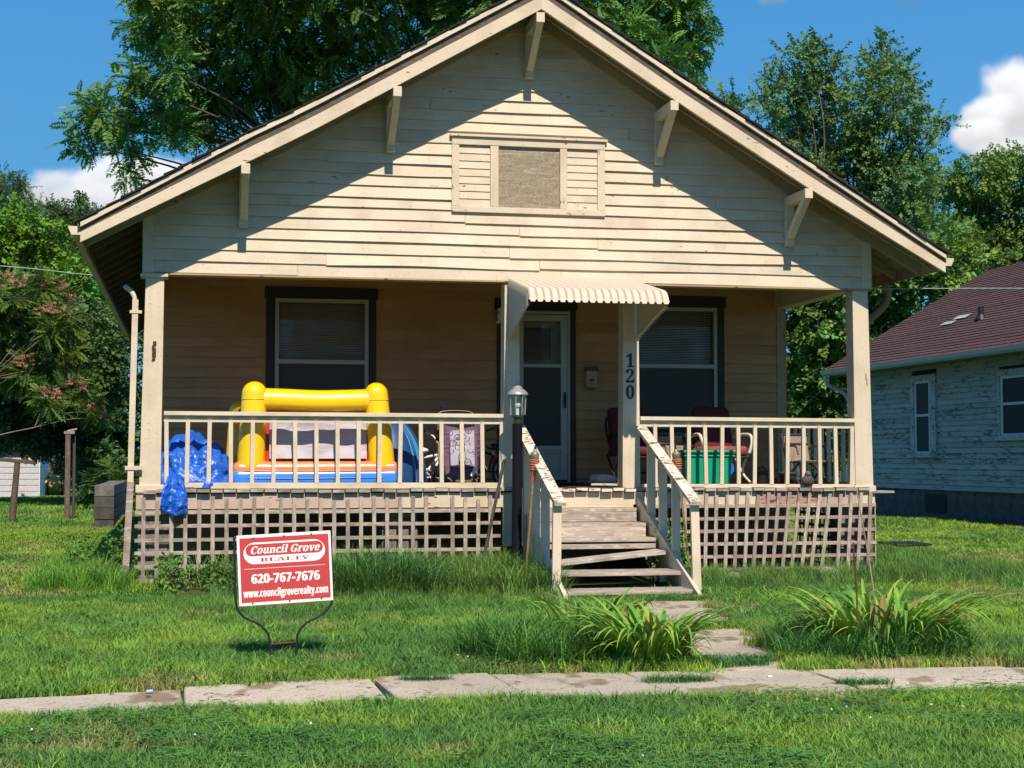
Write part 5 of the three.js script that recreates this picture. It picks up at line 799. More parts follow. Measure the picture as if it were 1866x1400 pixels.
// ---------------------------------------------------------------- left background: shed, clothes-line posts, block wall
{
  rnd = mulberry(401);
  const s = thing('garden_shed', 'small white board shed under the trees at the far left', 'shed', [-10, 0, -36.8]);
  part(s, 'wall', box(-12, -8.05, 0, 1.52, -38.2, -35.43), M.white); for (let k = 0; k < 8; k++) { part(s, 'siding_board', bar(V(-12, 0.10 + k * 0.19, -35.405), V(-8.05, 0.10 + k * 0.19, -35.405), 0.03, 0.185, V(0, 1, -0.08)), std(lin(0.66 + R(-0.03, 0.03), 0.66, 0.70), { map: T.grain })); part(s, 'siding_board', bar(V(-8.035, 0.10 + k * 0.19, -38.2), V(-8.035, 0.10 + k * 0.19, -35.43), 0.03, 0.185, V(0, 1, 0)), M.white); }
  part(s, 'roof', [faces([...quad(V(-12.2, 1.50, -35.2), V(-7.85, 1.50, -35.2), V(-7.85, 1.85, -36.8), V(-12.2, 1.85, -36.8)), ...quad(V(-12.2, 1.85, -36.8), V(-7.85, 1.85, -36.8), V(-7.85, 1.50, -38.4), V(-12.2, 1.50, -38.4)), ...quad(V(-12.2, 1.47, -35.2), V(-12.2, 1.47, -38.4), V(-7.85, 1.47, -38.4), V(-7.85, 1.47, -35.2))])], M.shingle[2]);
  const wd = std(lin(0.16, 0.11, 0.085), { map: T.wood });
  const p1 = thing('clothesline_post', 'T-shaped rusty clothes-line post at the far left of the yard', 'clothes-line post', [-6.63, 0, -14.5]); part(p1, 'post', rod(V(-6.66, -0.1, -14.5), V(-6.57, 1.15, -14.5), 0.07, 0.055, 10), std(lin(0.17, 0.13, 0.09), { map: T.wood })); part(p1, 'crossbar', bar(V(-7.1, 1.235, -14.5), V(-6.26, 1.155, -14.5), 0.09, 0.07, V(0, 1, 0), 0.01), wd); part(p1, 'hook', [-7.0, -6.7, -6.4].map((x) => new THREE.TorusGeometry(0.03, 0.008, 5, 12).translate(x, 1.26, -14.5)), M.rust);
  const p2 = thing('wooden_post', 'tall weathered wooden post with a dark pole beside it, left yard', 'post', [-5.65, 0, -15]); part(p2, 'post', rbox(-5.735, -5.635, -0.1, 1.70, -15.06, -14.93, 0.015), std(lin(0.24, 0.18, 0.15), { map: T.wood }), { turn: true }); part(p2, 'iron_pole', rod(V(-5.575, -0.1, -15.1), V(-5.575, 1.68, -15.1), 0.03), std(lin(0.06, 0.055, 0.05))); part(p2, 'cap', [rbox(-5.76, -5.56, 1.70, 1.76, -15.12, -14.92, 0.01), rod(V(-5.7, 1.76, -15), V(-5.52, 1.80, -15), 0.02)], M.grey[3]);
  const w = thing('block_wall', 'low grey concrete block wall beside the left side of the house', 'wall', [-4.87, 0, -16]);
  for (let r = 0; r < 4; r++) for (let k = 0; k < 15; k++) { const a = -12.55 - k * 0.41 + (r % 2 ? 0.2 : 0); part(w, 'concrete_block', rbox(-5.045, -4.70, -0.06 + r * 0.205, 0.138 + r * 0.205, Math.max(a - 0.40, -18.8), Math.min(a, -12.55 + R(-0.01, 0.01)), 0.008), std(lin(0.28, 0.26, 0.24).multiplyScalar([0.42, 0.38, 0.55, 1.0][r] * R(0.9, 1.1)), { map: T.speck, bumpMap: T.speckB, bumpScale: 0.006 })); }
  const y = thing('yellow_barrel', 'small yellow barrel lying in the weeds behind the wooden post', 'barrel', [-7.35, 0, -33]); part(y, 'drum', new THREE.CylinderGeometry(0.3, 0.3, 0.55, 18).rotateZ(1.57).translate(-7.35, 0.42, -33), std(lin(0.55, 0.40, 0.10))); part(y, 'hoop', [-0.2, 0.2].map((d) => new THREE.TorusGeometry(0.305, 0.02, 6, 20).rotateY(1.57).translate(-7.35 + d, 0.42, -33)), M.rust);
  const b = thing('white_crate', 'white crate on a stand among the weeds beyond the block wall', 'crate', [-6.3, 0, -31]); part(b, 'box', rbox(-6.62, -6.05, 0.55, 0.95, -31.2, -30.8, 0.03), M.white); part(b, 'opening', box(-6.52, -6.15, 0.62, 0.88, -30.81, -30.79), M.dark); for (const x of [-6.55, -6.12]) part(b, 'leg', box(x - 0.03, x + 0.03, -0.05, 0.55, -31.03, -30.97), wd);
}
// ---------------------------------------------------------------- foliage
const leafM = (r, g, b, tr = 0.25, sp = 0.35) => phys(lin(r, g, b), { roughness: 0.6, transmission: tr, thickness: 0, side: THREE.DoubleSide, specularIntensity: sp });
// flat leaves: base, tip, half width, normal; two triangles folded a little along the midrib
function leafTris(out, b, d, L, w, n) { const s = d.clone().cross(n).normalize(), t = b.clone().addScaledVector(d, L), m = b.clone().addScaledVector(d, L * 0.45).addScaledVector(n, w * 0.25); out.push([b, m.clone().addScaledVector(s, w), t], [b, t, m.clone().addScaledVector(s, -w)]); }
function pinnate(L, pairs, ll, lw, droop) { // a compound leaf along +z, face up +y
  const t = []; const P = (k) => V(0, -droop * k * k, L * k);
  for (let i = 0; i < pairs; i++) { const k = 0.16 + 0.8 * i / (pairs - 1), s = 1 - Math.abs(k - 0.5) * 0.5; for (const sg of [-1, 1]) leafTris(t, P(k), V(sg, -0.25 + R(-0.15, 0.15), 0.55 + R(-0.15, 0.15)).normalize(), ll * s * R(0.85, 1.1), lw * s, V(sg * 0.25, 1, R(-0.2, 0.2)).normalize()); }
  leafTris(t, P(0.97), V(0, -0.4, 1).normalize(), ll * 0.9, lw, V(0, 1, 0.4).normalize());
  t.push([V(-0.004, 0, 0), V(0.004, 0, 0), P(1)]); return faces(t);
}
function spray(L, n, ll, lw) { // simple leaves round a twig along +z
  const t = []; for (let i = 0; i < n; i++) { const k = i / n, a = i * 2.4 + R(-0.5, 0.5), o = V(Math.cos(a), Math.sin(a) * 0.6 - 0.15, 0.55).normalize(); leafTris(t, V(R(-0.04, 0.04) * L, R(-0.04, 0.04) * L, L * k), o, ll * R(0.7, 1.15), lw * R(0.8, 1.15), V(R(-0.5, 0.5), 1, R(-0.5, 0.5)).normalize()); }
  t.push([V(-0.004, 0, 0), V(0.004, 0, 0), V(0, 0, L)]); return faces(t);
}
const GEO = {}; rnd = mulberry(500);
GEO.walnut = pinnate(0.36, 7, 0.125, 0.030, 0.09); GEO.mimosa = pinnate(0.42, 13, 0.12, 0.016, 0.08); GEO.small = spray(0.50, 16, 0.105, 0.036); GEO.broad = spray(0.50, 11, 0.145, 0.055); GEO.maple = spray(0.6, 12, 0.17, 0.07); GEO.fine = spray(0.6, 24, 0.085, 0.028);
const UPV = V(0, 1, 0);
function crown(parent, clumps, geo, L, mat, col, dens, droop, name = 'crown') {
  const ms = [], cols = [], m4 = new THREE.Matrix4();
  let tw = [1, 0]; const put = (c, r, outw) => {
    const d = outw.clone().multiplyScalar(0.8).add(V(R(-0.9, 0.9), R(-0.7, 0.7) - droop, R(-0.9, 0.9))).normalize(), n0 = UPV.clone().multiplyScalar(0.9).addScaledVector(outw, 0.5).add(V(R(-0.6, 0.6), R(-0.3, 0.3), R(-0.6, 0.6)));
    const x = n0.clone().cross(d).normalize(), y = d.clone().cross(x), s = R(0.7, 1.2); m4.makeBasis(x.multiplyScalar(s), y.multiplyScalar(s), d.multiplyScalar(s)).setPosition(c); ms.push(m4.clone());
    const v = R(0.75, 1.25) * tw[0], h = R(-0.6, 0.6) + tw[1]; cols.push([col[0] * v * (1 + 0.28 * h), col[1] * v * (1 + 0.06 * h), col[2] * v * (1 - 0.3 * h)]);
  };
  for (const [c, r, sc] of clumps) {
    const subs = [[c, r, 0.8]]; const k = Math.round(R(6, 9));
    for (let i = 0; i < k; i++) { const o = V(R(-1, 1), R(-0.8, 1), R(-1, 1)).normalize(); subs.push([c.clone().addScaledVector(o, r * R(0.6, 0.95)), r * R(0.28, 0.46), 1.0]); }
    for (const [q, rr, den] of subs) { const tint = R(0.75, 1.35), warm = R(-0.6, 0.9); tw = [tint, warm]; const N = Math.ceil(dens * (sc ?? 1) * den * (rr / L) ** 2); for (let i = 0; i < N; i++) { const o = V(R(-1, 1), R(-1, 1), R(-1, 1)).normalize(); put(q.clone().addScaledVector(o, rr * Math.pow(rnd(), 0.45)), rr, o); } }
  }
  const im = new THREE.InstancedMesh(geo, mat, ms.length); ms.forEach((m, i) => { im.setMatrixAt(i, m); im.setColorAt(i, lin(...cols[i])); }); im.castShadow = im.receiveShadow = true; im.name = name; parent.add(im); return im;
}
function limb(a, b, r0, r1, bend = 0.12) { const m = a.clone().lerp(b, 0.5), L = a.distanceTo(b), pts = [a, m.add(V(R(-1, 1) * L * bend, R(0, 1) * L * bend, R(-1, 1) * L * bend)), b], c = new THREE.CatmullRomCurve3(pts), n = 10, g = new THREE.TubeGeometry(c, n, 1, 7), p = g.attributes.position; for (let i = 0; i <= n; i++) { const q = c.getPointAt(i / n), r = lerp(r0, r1, i / n); for (let j = 0; j <= 7; j++) { const k = i * 8 + j; p.setXYZ(k, q.x + (p.getX(k) - q.x) * r, q.y + (p.getY(k) - q.y) * r, q.z + (p.getZ(k) - q.z) * r); } } g.computeVertexNormals(); return g; }
const barkM = std(lin(0.20, 0.175, 0.15), { map: T.bark, roughness: 0.95 });
// clumps are given as [u, v, radius, depth shift] along the camera's first sight of the tree and then live at their own distance
function tree(name, label, category, depth, trunk, forkY, list, o) {
  rnd = mulberry(o.seed); const t = thing(name, label, category, [trunk[0], 0, trunk[1]], o.group);
  const cl = list.map(([u, v, r, dd = R(-1, 1) * (o.spread ?? 2)]) => o.abs ? [V(u, v, r), dd, 1] : [at(u, v, depth + dd), r * depth / FPX, 1]);
  const wood = [], base = V(trunk[0], -0.1, trunk[1]), top = V(trunk[0] + R(-0.2, 0.2), forkY, trunk[1] + R(-0.2, 0.2)), tr = o.trunkR ?? 0.28; wood.push(limb(base, top, tr * 1.25, tr * 0.85, 0.02));
  const tops = [top]; for (let k = 0; k < (o.mains ?? 4); k++) { const q = cl[Math.floor((k + 0.5) / (o.mains ?? 4) * cl.length)][0], e = top.clone().lerp(q, 0.5); wood.push(limb(top, e, tr * 0.6, tr * 0.32)); tops.push(e); }
  for (const [c] of cl) { let best = tops[0], bd = 1e9; for (const q of tops) { const d = q.distanceTo(c) + (q.y > c.y + 1 ? 2 : 0); if (d < bd) { bd = d; best = q; } } wood.push(limb(best, c, tr * 0.17, 0.012)); }
  const g = boxUV(merge(wood)); g.translate(-trunk[0], 0, -trunk[1]); const wm = new THREE.Mesh(g, o.bark ?? barkM); wm.name = 'trunk'; wm.castShadow = wm.receiveShadow = true; t.add(wm);
  for (const c of cl) c[0].sub(V(trunk[0], 0, trunk[1]));
  t.userData.clumps = cl; const c = crown(t, cl, o.geo, o.L, o.mat ?? leafW, o.col, o.dens * (o.k ?? 2.5), o.droop ?? 0.25); delete t.userData.clumps; return [t, cl, c];
}
const leafW = leafM(1, 1, 1, 0.42);
const walnutClumps = [[170, 205, 42], [150, 262, 26], [205, 235, 38], [235, 275, 26, 0], [236, 322, 17, 0], [262, 190, 40], [235, 150, 26], [300, 125, 48], [258, 45, 34], [285, 75, 34], [310, 25, 52], [262, 240, 24], [370, 50, 70], [385, 140, 72], [340, 195, 52], [330, 235, 34], [395, 220, 48], [465, 70, 80], [470, 165, 75], [545, 45, 85], [580, 130, 66], [520, 200, 55], [655, 45, 66], [700, 120, 50], [760, 40, 80], [845, 15, 66], [1060, 20, 66], [1125, 65, 56], [1190, 40, 74], [1238, 95, 48], [1262, 35, 38], [1195, 110, 46], [1250, 160, 22], [345, -45, 85], [480, -70, 110], [640, -80, 120], [800, -75, 115], [980, -60, 115], [1130, -60, 100], [1222, -30, 60], [560, -180, 140], [800, -210, 150], [1000, -170, 140], [680, -310, 140], [880, -320, 140], [270, -40, 45]];
tree('walnut_tree', 'large dark walnut tree with drooping compound leaves rising behind the bungalow', 'tree', 33, [1.6, -17.5], 5.2, walnutClumps, { seed: 61, geo: GEO.walnut, L: 0.40, col: [0.140, 0.29, 0.062], dens: 30, k: 1.4, droop: 0.05, trunkR: 0.24, mains: 7, spread: 2.2, bark: std(lin(0.16, 0.14, 0.125), { map: T.bark }) });
tree('pear_tree', 'tall loose tree with two leafy spires behind the right end of the roof', 'tree', 47, [15.2, -27.5], 3.0, [[1412, 150, 26], [1448, 112, 32], [1478, 98, 26], [1505, 125, 34], [1395, 195, 28], [1440, 185, 42], [1490, 190, 44], [1612, 72, 13], [1608, 105, 24], [1590, 150, 40], [1636, 140, 28], [1655, 165, 18], [1560, 200, 52], [1630, 205, 50], [1680, 222, 22], [1712, 218, 12], [1730, 222, 8], [1535, 270, 66], [1610, 275, 60], [1672, 270, 30], [1695, 280, 14], [1470, 255, 42], [1430, 230, 30], [1410, 270, 26], [1550, 345, 80], [1635, 350, 66], [1680, 325, 30], [1480, 320, 40], [1610, 425, 80], [1680, 420, 60], [1540, 420, 70], [1325, 172, 16], [1318, 195, 16], [1345, 200, 12], [1740, 470, 50]], { seed: 62, geo: GEO.small, L: 0.5, col: [0.14, 0.26, 0.075], dens: 19, k: 1.9, droop: -0.1, trunkR: 0.22, mains: 6, spread: 1.6 });
tree('maple_tree', 'broad-leaved tree filling the gap between the two houses', 'tree', 42, [11.6, -24.6], 1.4, [[1440, 560, 50], [1500, 560, 60], [1460, 640, 52], [1525, 640, 56], [1560, 590, 56], [1450, 715, 46], [1505, 720, 56], [1560, 690, 56], [1620, 560, 60], [1680, 510, 54], [1605, 490, 60], [1730, 480, 50], [1540, 500, 60], [1480, 500, 46], [1700, 450, 46], [1430, 780, 50], [1500, 800, 56], [1570, 780, 56]], { seed: 63, geo: GEO.maple, L: 0.6, col: [0.15, 0.28, 0.065], dens: 17, droop: 0.3, trunkR: 0.2, spread: 1.4 });
tree('shade_tree', 'bushy green tree beyond the red roof at the right edge', 'tree', 60, [27.5, -38.5], 3, [[1728, 325, 20], [1760, 320, 30], [1742, 350, 30], [1800, 318, 36], [1850, 325, 46], [1840, 290, 18], [1790, 292, 9], [1880, 305, 40], [1760, 395, 50], [1830, 400, 60], [1800, 460, 56], [1880, 450, 60], [1740, 450, 40], [1930, 380, 80], [1900, 520, 80]], { seed: 64, geo: GEO.broad, L: 0.6, col: [0.145, 0.26, 0.05], dens: 22, trunkR: 0.3 });
tree('background_tree', 'tall dark green tree at the upper left edge', 'tree', 66, [-15.5, -50], 4, [[-10, 350, 50], [18, 345, 30], [40, 375, 34], [10, 400, 50], [60, 420, 40], [-30, 420, 60], [92, 440, 34], [40, 470, 50], [-70, 380, 80], [112, 470, 40]], { seed: 65, geo: GEO.fine, L: 0.7, col: [0.085, 0.175, 0.06], dens: 22, trunkR: 0.35 });
tree('bright_maple', 'bright green leafy tree left of the eave', 'tree', 50, [-10, -34], 2, [[35, 410, 40], [75, 430, 36], [10, 450, 46], [55, 470, 40], [105, 480, 36], [20, 520, 46], [85, 520, 44], [140, 505, 34], [150, 545, 40], [195, 560, 40], [120, 570, 40], [-30, 470, 60], [170, 590, 40], [215, 580, 30]], { seed: 66, geo: GEO.maple, L: 0.55, col: [0.16, 0.32, 0.04], dens: 17, droop: 0.4 });
tree('sapling_tree', 'thin upright sprouts below the cloud at the left', 'tree', 56, [-9.4, -39.5], 3, [[92, 385, 8], [98, 392, 10], [112, 398, 14], [140, 372, 6], [142, 385, 7], [128, 412, 18], [160, 385, 6], [158, 400, 9], [172, 405, 9], [186, 402, 6], [194, 398, 5], [150, 425, 16], [168, 425, 16], [112, 430, 26], [140, 450, 30], [175, 450, 26], [110, 470, 36], [160, 480, 36]], { seed: 67, geo: GEO.small, L: 0.45, col: [0.08, 0.15, 0.05], dens: 24, droop: -0.8, trunkR: 0.1, spread: 1 });
tree('dark_thicket', 'dark leafy tree close behind the left downspout', 'tree', 44, [-6.2, -29.5], 1.0, [[185, 610, 44], [220, 640, 40], [170, 660, 46], [215, 700, 46], [180, 720, 46], [225, 760, 44], [190, 790, 46], [140, 740, 46], [225, 820, 40], [150, 810, 46], [240, 600, 30], [120, 690, 44], [80, 720, 50], [40, 740, 50], [100, 780, 46], [40, 790, 40], [-10, 760, 50], [180, 850, 34], [-20, 690, 60], [30, 670, 50]], { seed: 68, geo: GEO.broad, L: 0.5, col: [0.085, 0.165, 0.05], dens: 21, droop: 0.2, trunkR: 0.15, spread: 2, mains: 5, bark: std(lin(0.3, 0.28, 0.25), { map: T.bark }) });
{ const [t, cl] = tree('mimosa_tree', 'feathery mimosa tree with pink blossoms at the left edge', 'tree', 40, [-8.6, -23.4], 1.6, [[-20, 540, 40], [15, 530, 34], [55, 535, 30], [95, 535, 26], [120, 555, 22], [10, 580, 36], [60, 585, 36], [105, 590, 32], [30, 630, 36], [80, 635, 34], [120, 640, 22], [60, 675, 32], [105, 690, 34], [135, 715, 24], [155, 735, 18], [175, 752, 14], [90, 730, 22], [190, 765, 9], [-20, 600, 40], [15, 680, 26]], { seed: 69, geo: GEO.mimosa, L: 0.42, col: [0.125, 0.22, 0.04], dens: 24, k: 3.6, mains: 2, droop: 0.15, trunkR: 0.035, spread: 1.3, bark: std(lin(0.34, 0.31, 0.27), { map: T.bark }) });
  rnd = mulberry(70); const fl = []; for (let k = 0; k < 14; k++) { const a = k / 14 * 6.283, e = R(0.3, 1.2); leafTris(fl, V(0, 0, 0), V(Math.cos(a) * Math.cos(e), Math.sin(e), Math.sin(a) * Math.cos(e)), 0.075, 0.010, V(-Math.sin(a), 0.3, Math.cos(a)).normalize()); }
  const g = faces(fl), ms = []; for (const [c, r] of cl) for (let k = 0; k < 38; k++) { const o = V(R(-1, 1), R(0.05, 1), R(0, 1)).normalize(); ms.push(new THREE.Matrix4().makeRotationY(R(0, 6)).scale(V(1, 1, 1).multiplyScalar(R(0.7, 1.25))).setPosition(c.clone().addScaledVector(o, r * R(0.8, 1.2)))); }
  const im = new THREE.InstancedMesh(g, leafM(1, 1, 1, 0.3), ms.length); ms.forEach((m, i) => { im.setMatrixAt(i, m); const q = R(0.7, 1.2); im.setColorAt(i, lin(0.60 * q, 0.31 * q, 0.23 * q)); }); im.name = 'blossoms'; im.userData.kind = 'stuff'; im.castShadow = true; t.add(im); }
tree('hedge_trees', 'dark line of bushes closing the yard behind the shed', 'hedge', 72, [-13, -58], 0.8, [[-40, 780, 60], [20, 800, 46], [80, 810, 40], [130, 830, 40], [180, 830, 40], [230, 840, 40], [40, 760, 46], [110, 770, 46], [170, 770, 46], [225, 780, 40], [60, 850, 34], [110, 865, 26], [150, 868, 26], [200, 870, 26], [240, 872, 26], [0, 850, 40]], { seed: 71, geo: GEO.fine, L: 0.8, col: [0.038, 0.07, 0.028], dens: 14 });
tree('fern_bush', 'low arching green bush on top of the concrete block wall', 'bush', 36, [-5.1, -20.2], 0.2, [[190, 868, 14, 0], [205, 862, 16, 0], [222, 866, 16, 0], [180, 880, 12, 0], [212, 880, 18, 0], [232, 876, 14, 0], [155, 900, 10, 0.5], [165, 890, 9, 0]], { seed: 72, geo: GEO.walnut, L: 0.46, col: [0.075, 0.16, 0.035], dens: 40, droop: 0.2, trunkR: 0.03, mains: 3 });
tree('hedge_trees', 'mass of green trees beyond the bungalow, seen past the right porch post', 'hedge', 62, [20, -44], 1, [[1420, 640, 70], [1500, 700, 70], [1420, 760, 70], [1520, 800, 70], [1590, 640, 80], [1600, 760, 80], [1680, 560, 90], [1780, 480, 80], [1860, 500, 80]], { seed: 73, geo: GEO.fine, L: 0.9, col: [0.045, 0.085, 0.03], dens: 12 });

// ---------------------------------------------------------------- grass
function tuft(n, r, h0, h1, w, lean, seg = 2) {
  const t = []; for (let k = 0; k < n; k++) { const a = R(0, 6.283), q = Math.sqrt(rnd()) * r, b = V(Math.cos(a) * q, -0.01, Math.sin(a) * q), f = R(0, 6.283), d = V(Math.cos(f), 0, Math.sin(f)), s = V(-d.z, 0, d.x), h = R(h0, h1), l = h * R(0.15, 1) * lean, ww = w * R(0.7, 1.2);
    const P = (k) => b.clone().addScaledVector(d, l * k * k).add(V(0, h * (k - 0.28 * lean * k * k), 0)); let p0 = b.clone().addScaledVector(s, ww / 2), p1 = b.clone().addScaledVector(s, -ww / 2);
    for (let i = 1; i < seg; i++) { const c = P(i / seg), wi = ww * (1 - 0.35 * i / seg) / 2, a0 = c.clone().addScaledVector(s, wi), a1 = c.clone().addScaledVector(s, -wi); t.push([p0, p1, a1], [p0, a1, a0]); p0 = a0; p1 = a1; } t.push([p0, p1, P(1)]); }
  return faces(t);
}
const frustum = new THREE.Matrix4().multiplyMatrices(camera.projectionMatrix, camera.matrixWorldInverse), pv = V(0, 0, 0);
camera.aspect = 4 / 3; camera.updateProjectionMatrix(); frustum.multiplyMatrices(camera.projectionMatrix, camera.matrixWorldInverse);
const seen = (x, y, z) => { pv.set(x, y, z).applyMatrix4(frustum); return Math.abs(pv.x) < 1.16 && pv.y > -1.16 && pv.z < 1; };
const DRY = [[-2.22, 9.42, 0.17], [-2.4, 6.1, 0.25], [-5.2, -1.5, 0.7], [-4.85, 0.8, 0.5], [3.0, 1.1, 0.35], [4.3, 2.8, 0.6], [1.62, 7.25, 0.4], [-3.52, 7.0, 0.35], [-0.2, 9.3, 0.12], [6.3, -1.2, 0.8]];
function spotDry(x, z) { let m = 0; for (const [a, b, r] of DRY) m = Math.max(m, 1 - smooth(0.35, 1.0, Math.hypot(x - a, (z - b) * 0.8) / r + (noise(x * 7, z * 7, 831) - 0.5) * 0.7)); return m; }
function grassCol(x, z) { // bright new growth, deep green clover ground and dry straw in patches
  const a = fbm(x * 0.75 + 11, z * 0.75, 801, 3), b = fbm(x * 2.1, z * 2.1, 811, 3), d = fbm(x * 1.1 + 40, z * 1.1, 821, 3);
  let c = mix3([0.135, 0.29, 0.070], [0.30, 0.455, 0.070], smooth(0.36, 0.66, a * 0.65 + b * 0.35)); const dry = Math.max(smooth(0.62, 0.70, d * 0.6 + b * 0.4), spotDry(x, z)); return mix3(c, [0.42, 0.36, 0.17], dry * 0.65);
}
function sow(name, label, geo, zones, mat, o = {}) {
  const ms = [], cs = [];
  for (const { x0, x1, z0, z1, n, s0 = 0.8, s1 = 1.25, ok, col } of zones) { const N = Math.round((x1 - x0) * (z1 - z0) * n); for (let k = 0; k < N; k++) {
    const x = R(x0, x1), z = R(z0, z1); if (!seen(x, 0, z) || (z < 0.12 && z > ZB - 0.3 && x > XL - 0.12 && x < XR + 0.02)) continue; const wob = (noise(x * 5, z * 5, 840) - 0.42) * 0.30; if (onWalk(x, z, 0.01 + wob * (z < walkNear(x) - 0.4 ? 1 : 0.5)) || onPath(x, z, 0.03 + wob * 0.7)) continue; if (ok && !(rnd() < ok(x, z))) continue;
    const s = R(s0, s1), m = new THREE.Matrix4().makeRotationY(R(0, 6.283)); m.scale(V(s * R(0.9, 1.1), s * R(0.75, 1.25), s * R(0.9, 1.1))).setPosition(x, gy(x, z) - 0.004, z); ms.push(m); const c = (col ?? grassCol)(x, z), v = R(0.62, 1.38); cs.push([c[0] * v * R(0.85, 1.15), c[1] * v, c[2] * v]); } }
  const im = new THREE.InstancedMesh(geo, mat, ms.length); ms.forEach((m, i) => { im.setMatrixAt(i, m); im.setColorAt(i, lin(...cs[i])); }); im.castShadow = im.receiveShadow = true; im.name = numbered(name); im.userData = { label, category: o.category ?? 'grass', kind: 'stuff' }; scene.add(im); console.log(name, ms.length); return im;
}
rnd = mulberry(900);
const gM = leafM(1, 1, 1, 0.42, 0.12);
const noFlower = (x, z) => (1 - 0.75 * spotDry(x, z)) * (1 - 0.9 * smooth(0.67, 0.75, fbm(x * 1.1 + 40, z * 1.1, 821, 3) * 0.6 + fbm(x * 2.1, z * 2.1, 811, 3) * 0.4));
sow('verge_grass', 'uneven grass strip in the foreground before the sidewalk', tuft(22, 0.075, 0.03, 0.085, 0.0058, 0.95, 2), [{ x0: -6, x1: 3.5, z0: 7.7, z1: 11.2, n: 1000, ok: (x, z) => 0.25 + 0.75 * noFlower(x, z) }], gM);
sow('lawn_grass', 'sunlit lawn between the sidewalk and the porch', tuft(20, 0.085, 0.035, 0.10, 0.0066, 0.95, 2), [{ x0: -7, x1: 6, z0: 1.3, z1: 7.2, n: 620, ok: (x, z) => 0.3 + 0.7 * noFlower(x, z) }], gM);
sow('coarse_grass', 'coarse broad-bladed crabgrass tufts scattered through the front lawn', tuft(11, 0.06, 0.06, 0.125, 0.0095, 1.25, 3), [{ x0: -6, x1: 3.5, z0: 7.8, z1: 11.2, n: 75, s0: 0.6, s1: 1.15, ok: (x, z) => fbm(x * 1.6, z * 1.6, 891, 3) * 1.5 - 0.25, col: (x, z) => mix3([0.13, 0.31, 0.06], [0.30, 0.48, 0.07], noise(x * 2, z * 2, 893)) }, { x0: -7, x1: 5, z0: 1.6, z1: 7, n: 50, s0: 0.7, s1: 1.4, ok: (x, z) => fbm(x * 1.3, z * 1.3, 895, 3) * 1.6 - 0.3, col: (x, z) => mix3([0.12, 0.28, 0.07], [0.27, 0.45, 0.07], noise(x * 2, z * 2, 897)) }], gM);
sow('side_grass', 'mown grass of the yard to the left of the bungalow', tuft(18, 0.14, 0.03, 0.08, 0.011, 0.9, 2), [{ x0: -16, x1: -3.6, z0: -14, z1: 1.5, n: 260 }, { x0: -22, x1: -3.6, z0: -60, z1: -14, n: 60, s0: 1.2, s1: 2 }], gM);
sow('side_grass', 'mown grass between the bungalow and the white house at the right', tuft(18, 0.13, 0.03, 0.085, 0.010, 0.9, 2), [{ x0: 4.0, x1: 13, z0: -9, z1: 1.5, n: 260 }, { x0: 4.0, x1: 24, z0: -30, z1: -9, n: 80, s0: 1.1, s1: 1.7 }], gM);
const blueGreen = (x, z) => mix3([0.12, 0.26, 0.08], [0.21, 0.35, 0.075], fbm(x * 2, z * 2, 850, 3));
sow('tall_grass', 'unmown tall grass along the foot of the lattice', tuft(18, 0.07, 0.18, 0.42, 0.0062, 1.0, 3), [
  { x0: -4.3, x1: 0.12, z0: 0.06, z1: 1.9, n: 380, s0: 0.8, s1: 1.45, ok: (x, z) => clamp(1.05 - z * 0.5 + (x > -2.4 ? 0.35 : -0.55) + (fbm(x * 1.8, z * 1.2, 861, 3) - 0.5) * 2.6), col: blueGreen }, { x0: 1.5, x1: 5.6, z0: 0.06, z1: 1.7, n: 190, s0: 0.45, s1: 0.85, ok: (x, z) => clamp(1.1 - z * 0.6 + (fbm(x * 1.5, z, 861, 2) - 0.5)), col: blueGreen },
  { x0: -1.9, x1: -1.1, z0: 0.7, z1: 1.7, n: 330, s0: 1.0, s1: 1.75, col: () => [0.12, 0.26, 0.08] }, { x0: -3.2, x1: 0.1, z0: 0.8, z1: 3.0, n: 70, s0: 0.35, s1: 0.7, col: blueGreen }, { x0: -4.9, x1: -3.9, z0: -1.2, z1: 0.8, n: 160, s0: 0.6, s1: 1.1, col: () => [0.19, 0.38, 0.06] }, { x0: 4.2, x1: 5.2, z0: -2.4, z1: 0.3, n: 120, s0: 0.5, s1: 0.9, col: blueGreen }], gM);
sow('tall_grass', 'dense dark grass clumps around the daylilies and along the sidewalk edge', tuft(18, 0.07, 0.12, 0.30, 0.006, 1.0, 3), [
  { x0: -1.55, x1: -0.55, z0: 5.2, z1: 6.75, n: 520, s0: 0.95, s1: 1.65, ok: (x, z) => 1 - smooth(0.34, 0.6, Math.hypot((x + 1.05) * 0.95, (z - 6.1) * 0.75)), col: () => [0.13, 0.285, 0.06] }, { x0: -0.75, x1: -0.4, z0: 6.45, z1: 6.95, n: 420, s0: 0.5, s1: 0.8, col: () => [0.13, 0.28, 0.075] },
  { x0: 0.55, x1: 1.9, z0: 5.6, z1: 6.95, n: 460, s0: 0.85, s1: 1.5, ok: (x, z) => 1 - smooth(0.48, 0.74, Math.hypot((x - 1.2) * 0.9, z - 6.3)), col: () => [0.125, 0.28, 0.07] }, { x0: 1.7, x1: 2.4, z0: 5.9, z1: 7.1, n: 200, s0: 0.5, s1: 0.85, col: blueGreen },
  { x0: -5.2, x1: -3.5, z0: 5.9, z1: 6.85, n: 190, s0: 0.4, s1: 0.75, ok: (x, z) => fbm(x * 2, z * 2, 871, 2), col: () => [0.15, 0.31, 0.07] }, { x0: -0.35, x1: 0.35, z0: 6.35, z1: 6.9, n: 200, s0: 0.35, s1: 0.6, col: blueGreen }], gM);
